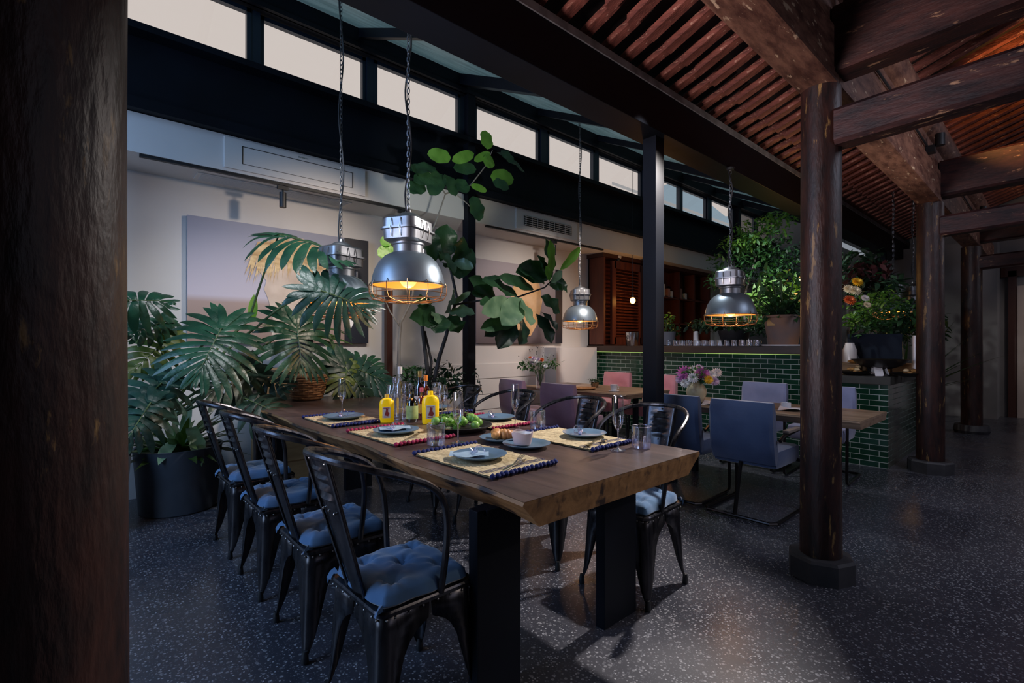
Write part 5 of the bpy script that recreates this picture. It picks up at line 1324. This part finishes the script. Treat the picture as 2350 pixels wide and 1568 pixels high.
def spoon(m, loc, rz, lab):
    b = B(); b.loft([[(-.1,-.004,0),(-.1,.004,0),(-.1,.004,.002),(-.1,-.004,.002)],[(.02,-.002,.005),(.02,.002,.005),(.02,.002,.007),(.02,-.002,.007)]])
    b.lathe([(.001,.0),(.012,.001),(.017,.006),(.018,.008),(.016,.007),(.001,.003)],(.042,0,0),18,sx=1.4)
    o = b.obj('spoon',m,None,True); o.location = loc; o.rotation_euler = (0,0,rz); return tag(o,lab,'spoon')
spoon('brass', (1.80,1.47,TZ+.012), -2.7, 'dull brass spoon on the mat opposite'); spoon('steel', (1.86,1.45,TZ+.012), .5, 'steel spoon lying by the brass spoon')
o = fork().obj('fork','brass'); o.location = (1.24,2.15,TZ+.012); o.rotation_euler = (0,0,.6); tag(o,'fork on the pink-fringed mat, chair row side','fork')
# platter of limes
PB = (1.60,2.22,TZ)
t = thing('platter', 'dark round platter holding limes and herbs', 'platter', PB)
B().lathe([(.10,0),(.12,.004),(.165,.028),(.172,.034),(.168,.036),(.12,.014),(.001,.01)],(0,0,0),40).obj('dish','blackbowl',t,True)
M['lime'] = mat('lime_skin', (.16,.36,.05), .35, c2=(.28,.50,.12), scale=7, bs=.1); M['limecut'] = mat('lime_flesh', (.72,.80,.50), .4)
rg = random.Random(5)
lp = [(.06,-.09,.0),(.09,-.04,.0),(.11,.01,.0),(.02,-.10,.0),(.12,.06,.0),(-.07,-.05,.0),(-.09,-.0,.0),(-.03,-.06,.02),(-.06,.04,.0),(.05,-.03,.03),(-.10,.05,0),(.0,.0,.02)]
for k, (dx,dy,dz) in enumerate(lp):
    t = thing('lime', 'green lime among those piled on the dark platter', 'lime', (PB[0]+dx, PB[1]+dy, PB[2]+.014+dz), rg.random()*6, 'limes on the dark platter')
    b = B(); b.ball((0,0,.026), .0245, 12, .95); b.obj('fruit','lime',t,True)
    if k % 2 == 0: B().lathe([(.020,0),(.021,.0035),(.001,.005)],(0,0,0),16).obj('cut_face','limecut',t,True); t.children[1].location = (-.012,-.014,.036); t.children[1].rotation_euler = (1.0,-.6,0)
hb = thing('herb_bunch', 'small bunch of green herbs and dark grapes on the platter', 'herbs', (PB[0],PB[1],PB[2]+.02))
cloud('leaves', [((-.09,-.06,.05),(.06,.06,.02)),((-.05,.05,.055),(.05,.05,.02))], 140, .035, 'fol_l', hb, 91)
cloud('dark_leaves', [((.06,.06,.06),(.05,.05,.02))], 60, .03, 'fol_r', hb, 92)
B().tube([(-.05,0,0),(0,0,.03),(.07,.05,.04)],.003,5).obj('stem','stalk',hb)
# glasses
def tumbler(loc, label, r=.044, h=.10, group='cut-glass tumblers on the slab table'):
    t = thing('tumbler', label, 'glass', loc, 0, group)
    flute = lambda a: 1+.022*abs(math.sin(a*12))
    B().lathe([(r*.88,0),(r*.93,.004),(r*.95,h*.55),(r*.965,h*.62),(r,h),(r*.94,h),(r*.90,h*.62),(r*.82,.012),(.001,.012)],(0,0,0),96,fn=flute).obj('glass_body','glass',t,True)
    b = B()
    for k in range(22):
        a = 2*PI*k/22; b.tube([(r*.95*math.cos(a), r*.95*math.sin(a), .006),(r*.97*math.cos(a), r*.97*math.sin(a), h*.55)], [.0022,.0008], 4)
    b.obj('cut_ribs','crystal',t,True)
    B().lathe([(r*.85,.003),(r*.8,.013),(.001,.014)],(0,0,0),24).obj('thick_base','crystal',t,True)
    B().tube([(r*.975*math.cos(2*PI*k/32), r*.975*math.sin(2*PI*k/32), h) for k in range(32)], .0013, 5, True).obj('rim','crystal',t,True)
tumbler((1.284,1.985,TZ), 'cut-glass tumbler between the two nearest mats of the chair row')
tumbler((1.966,1.99,TZ), 'cut-glass tumbler across the table behind the cup')
tumbler((1.955,1.30,TZ), 'cut-glass tumbler alone near the table end')
def flute(loc, label, h=.245, rb=.027, group='champagne flutes on the slab table'):
    t = thing('champagne_flute', label, 'glass', loc, 0, group)
    z0 = h*.40
    B().lathe([(.005,z0-.008),(.012,z0),(rb*.92,z0+.03),(rb,z0+.06),(rb*.86,h),(rb*.82,h),(rb*.94,z0+.06),(rb*.85,z0+.033),(.001,z0+.006)],(0,0,0),28).obj('bowl','glass',t,True)
    B().lathe([(.004,.006),(.0032,.03),(.0032,z0-.02),(.005,z0)],(0,0,0),10).obj('stem','crystal',t,True)
    B().lathe([(.033,0),(.034,.002),(.012,.006),(.004,.012)],(0,0,0),28).obj('foot','crystal',t,True)
    B().tube([(rb*.84*math.cos(2*PI*k/24), rb*.84*math.sin(2*PI*k/24), h) for k in range(24)], .0011, 5, True).obj('rim','crystal',t,True)
flute((1.35,3.24,TZ), 'champagne flute behind the farthest plate of the chair row')
flute((1.39,1.955,TZ), 'champagne flute in front of the limes')
flute((1.91,2.12,TZ), 'champagne flute before the mauve chair')
flute((1.828,1.337,TZ), 'champagne flute by the lone tumbler at the table end')
def wine(loc, label, h=.21, rb=.042):
    t = thing('wine_glass', label, 'glass', loc, 0, 'wine glasses among the bottles')
    z0 = h*.45
    B().lathe([(.005,z0-.005),(.02,z0+.006),(rb,z0+.045),(rb*.98,z0+.06),(rb*.72,h),(rb*.68,h),(rb*.93,z0+.06),(.02,z0+.012),(.001,z0+.006)],(0,0,0),28).obj('bowl','glass',t,True)
    B().lathe([(.035,0),(.035,.002),(.006,.01),(.0035,.03),(.0035,z0)],(0,0,0),24).obj('stem_and_foot','crystal',t,True)
    B().tube([(rb*.7*math.cos(2*PI*k/24), rb*.7*math.sin(2*PI*k/24), h) for k in range(24)], .0011, 5, True).obj('rim','crystal',t,True)
wine((1.797,2.705,0.772), 'wine glass behind the yellow bottle near the limes')
wine((1.553,2.922,0.772), 'wine glass behind the yellow bottle of the chair side')
wine((1.688,2.962,0.772), 'wine glass between clear bottle and gold-necked bottle')
wine((1.884,2.9,0.772), 'second wine glass beside the greenery behind the bottles')
tumbler((1.904,2.688,0.772), 'tall highball glass between bottles and black wall post', .030, .15)
tumbler((1.932,2.8,0.772), 'shorter highball glass behind the tall one', .028, .10)
# bottles
M['goldcap'] = mat('gold_foil', (.65,.48,.18), .3, .9); M['orangecap'] = mat('orange_cap', (.85,.25,.03), .5); M['rosecap'] = mat('rose_cap', (.7,.12,.18), .4)
M['label_y'] = mat('yellow_label', (.80,.60,.15), .6, c2=(.6,.2,.05), scale=18); M['orangeglass'] = glassmat('orange_glass', (.75,.28,.05), .05, .8, .5); M['redglass'] = glassmat('red_glass', (.6,.05,.04), .05, .7, .5)
M['yellowjuice'] = mat('yellow_bottle_glow', (.86,.56,.01), .25, em=(.9,.55,.0), es=.22); M['label_r'] = mat('pale_label', (.68,.62,.55), .6)  # yellow bottles carry a faint added glow to brighten them
def flask(loc, rz, label, s=1.):
    t = thing('juice_bottle', label, 'bottle', loc, rz, 'yellow juice bottles')
    b = B(); rings = []
    for r, z in ((.036,0),(.040,.006),(.041,.11),(.038,.128),(.028,.140),(.014,.146),(.013,.165)):
        ring = []
        for i in range(24):
            a = 2*PI*i/24; c, s_ = math.cos(a), math.sin(a); p = 3.2 if z < .13 else 2
            k = (abs(c)**p+abs(s_)**p)**(-1/p); ring.append((r*s*k*c*(1.05 if z<.14 else 1), r*s*k*s_*.72 if z<.14 else r*s*k*s_, z*s))
        rings.append(ring)
    b.loft(rings); b.obj('body','yellowjuice',t,True)
    B().lathe([(.016,.150),(.016,.172),(.010,.174)],(0,0,0),16,sx=s,sy=s).obj('cap','crystal',t,True)
    B().tube([(.016*s,0,.160*s),(.034*s,0,.158*s),(.034*s,0,.142*s)],.004,6).obj('ear_handle','crystal',t,True)
    lb = B().box((0,-.0305*s,.062*s),(.046*s,.002,.066*s)).obj('paper_label','label_r',t)
    B().poly([(-.012*s,-.0325*s,.045*s),(.010*s,-.0325*s,.040*s),(.017*s,-.0325*s,.055*s),(.008*s,-.0325*s,.068*s),(.010*s,-.0325*s,.082*s),(-.002*s,-.0325*s,.086*s),(-.004*s,-.0325*s,.070*s)]).obj('red_bird_mark','redmark',lb)
    B().box((.0,-.0325*s,.036*s),(.03*s,.0008,.004*s)).box((.0,-.0325*s,.088*s),(.036*s,.0008,.004*s)).obj('label_stripes','redmark',lb)
M['redmark'] = mat('dark_red_print', (.28,.03,.02), .6)
flask((1.433,2.764,0.772), -.55, 'squat yellow juice bottle nearer the row of metal chairs', 1.02)
flask((1.606,2.544,0.772), -.55, 'squat yellow juice bottle next to the limes', 1.18)
M['greenlabel'] = mat('pale_green_label', (.42,.52,.22), .6, c2=(.16,.24,.05), scale=14)
bottle((1.558,2.676,0.772), .20, .036, 'greenglass', 'short dark green bottle with leafy label between the yellow ones', cap='greenglass', lab=(.1,.5), labm='greenlabel')
bottle((1.545,2.805,0.772), .335, .036, 'glass', 'tall clear spirit bottle with white cap', cap='ceramic', lab=(.12,.42), labm='crystal')
bottle((1.717,2.854,0.772), .30, .034, 'brownglass', 'amber bottle with tall gold neck', cap='goldcap', lab=(.12,.45), labm='label_r')
bottle((1.791,2.897,0.772), .265, .034, 'orangeglass', 'orange bottle with orange cap behind the amber bottle', cap='orangecap', lab=(.2,.5), labm='label_y')
bottle((1.656,2.73,0.772), .20, .030, 'redglass', 'small red bottle squeezed behind the green bottle', cap='rosecap', lab=(.2,.5), labm='label_y')
bottle((1.573,2.93,0.772), .26, .034, 'glass', 'clear bottle half behind the yellow bottle', cap='crystal', lab=(.3,.5), labm='crystal')

# ================================================================ SMALL THINGS ON THE OTHER TABLES
t = thing('coffee_cup', 'white cup with handle on the brown table before the pink chair', 'cup', (4.527,3.367,0.722))
B().lathe([(.024,0),(.034,.008),(.042,.075),(.039,.075),(.03,.01),(.001,.01)],(0,0,0),24).obj('bowl','ceramic',t,True); B().tube([(.035,-.01,.06),(.065,-.02,.05),(.06,-.02,.025),(.03,-.01,.02)],.005,6).obj('handle','ceramic',t,True)
B().lathe([(.04,0),(.06,.004),(.06,.006),(.001,.004)],(0,0,-.001),24).obj('saucer','ceramic',t,True)
o = B().lathe([(.035,0),(.038,.004),(.038,.05),(.035,.05),(.03,.01)],(0,0,0),20).obj('small_jar','ceramic',None,True); o.location = (4.35,1.52,.722); tag(o,'small white jar on the blue-chair table','jar')
def paper(loc, rz, lab, s=.1):
    b = B().grid(lambda u,v: ((u-.5)*s*1.6,(v-.5)*s*1.2,.006+.012*math.sin(u*5+1)*math.sin(v*4+.5)+.006), 8, 8); o = b.obj('folded_napkin','paper',None,True); o.location = loc; o.rotation_euler=(0,0,rz); return tag(o,lab,'napkin')
paper((4.203,2.047,0.722), .3, 'crumpled white napkin beside the flower vase', .16); paper((4.137,1.827,0.722), 1., 'white folded napkin between vase and jar', .13); paper((4.299,1.464,0.722), .2, 'white folded napkin at the timber column on the blue-chair table', .14)
paper((4.291,3.936,0.722), .4, 'white folded napkin on the brown table by the wild flowers', .15)
t = thing('place_setting_tray', 'wicker tray on the brown table in front of the white cup', 'tray', (4.45,3.75,.722)); B().lathe([(.13,0),(.15,.02),(.14,.02),(.12,.005),(.001,.004)],(0,0,0),28).obj('tray','basket',t,True)
t = thing('potted_plant', 'small dark succulent in a pot near the white pier on the brown table', 'plant', (4.764,3.829,0.722))
B().lathe([(.04,0),(.05,.06),(.045,.06),(.001,.05)],(0,0,0),20).obj('pot','kraft',t,True); cloud('foliage',[((0,0,.08),(.06,.08,.03))],60,.04,'fol_d',t,93)

# ================================================================ CAMERA AND LIGHT
cam = bpy.data.cameras.new('camera'); co = bpy.data.objects.new('camera', cam); C.objects.link(co)
cam.sensor_width = 36; cam.lens = 36*1130/2350; cam.shift_y = 6/2350
co.location = (0,0,1.25); co.rotation_euler = (PI/2, 0, -math.atan2(.6648,.7471)); cam.clip_start = .02
bpy.context.scene.camera = co
w = bpy.data.worlds.new('world'); bpy.context.scene.world = w; w.use_nodes = True
bg = w.node_tree.nodes['Background']; bg.inputs[0].default_value = (.64,.57,.53,1); bg.inputs[1].default_value = 1.0
vs = bpy.context.scene.view_settings; vs.view_transform = 'Standard'; vs.look = 'None'; vs.exposure = 0; vs.gamma = 1
area('cool_side_fill', (-1.9,3.0,3.0), (.8,2.2,.4), 1.8, 82, (.34,.56,1.0))  # added blue fill inside the room, stands in for window daylight
area('rear_fill', (2.5,-4.3,3.0), (5.0,1.0,.2), 2.5, 26, (.80,.80,1.0))  # unseen fill lamp added behind the camera, no courtyard window there
area('roof_fill', (-1.8,1.9,1.3), (3.4,1.0,3.4), 1.2, 27, (1,.80,.78), spread=1.1)  # unseen lamp added to brighten the rafters from below
area('door_daylight', (-2.9,2.2,1.3), (1,2.2,.5), 1.2, 62, (.50,.70,1.0), sy=2.2)  # tall panel lamp added for highlights on the chair legs, no door there
spot('fig_spot', (3.0,1.6,3.0), (3.0,3.45,1.5), 150, (1,.95,.9), 30, .8, .05)  # lamp without a fitting, added to brighten the fig branch leaves
spot('fig_top_spot', (2.3,2.7,2.0), (2.75,4.0,2.75), 50, (1,1,.9), 46, .8, .05)  # lamp without a fitting, added to brighten the upper fig leaves
area('floor_fill', (4.5,-1.6,3.2), (4.6,-.8,0), 1.6, 42, (.78,.80,1.0))  # overhead fill added to lift the floor on the open side
spot('table_spot', (3.9,1.5,3.0), (1.6,2.0,.77), 560, (1,.92,.88), 64, .5, .05)
spot('wall_spot', (2.2,3.1,2.62), (1.5,5.0,1.5), 95, (1,.82,.66), 84, .9, .05)
spot('wall_spot', (4.4,3.1,2.62), (4.6,5.0,1.3), 110, (1,.84,.72), 84, .9, .05)
spot('plant_spot', (.9,2.6,3.1), (1.2,4.4,1.2), 110, (.92,.96,1), 64, .8, .05)
spot('dining_spot', (4.2,2.6,3.1), (4.6,1.8,.7), 80, (.88,.92,1), 74, .7, .05)
spot('pink_spot', (4.3,2.9,3.1), (5.0,3.8,.7), 110, (1,.9,.88), 74, .7, .05)
spot('plants_bar_spot', (6.0,2.7,3.2), (7.6,2.6,1.5), 170, (.95,1,.98), 84, .7, .05)
spot('roof_uplight', (5.55,.62,3.12), (6.9,-.6,3.9), 80, (1,.45,.12), 110, .9, .03)
spot('roof_uplight', (8.9,.62,3.12), (10.0,-.6,3.9), 70, (1,.55,.2), 110, .9, .03)
spot('eave_uplight', (7.4,1.75,2.3), (6.0,2.0,3.0), 22, (1,.5,.15), 50, .9, .03)
spot('beam_uplight', (4.4,-.3,1.2), (4.7,.88,2.7), 60, (1,.86,.78), 60, .9, .1)  # free-standing lamp added to brighten the tie beam, no such fitting
area('far_room_fill', (9.5,-2.5,3.0), (9.0,1.0,.0), 1.5, 26, (.75,.75,.9))  # unseen fill added to lift the dark far end
spot('doorway_spot', (10.0,-.9,3.0), (12.0,0,1.1), 45, (1,.9,.85), 60, .8, .05)  # small lamp added to brighten the far door
spot('table_end_spot', (2.6,-1.6,2.5), (1.6,1.08,.70), 60, (1,.84,.68), 26, .9, .05)  # warm lamp added out of view to brighten the slab end
cy = bpy.context.scene.cycles
cy.max_bounces = 8; cy.diffuse_bounces = 4; cy.glossy_bounces = 4; cy.transmission_bounces = 6; cy.transparent_max_bounces = 16
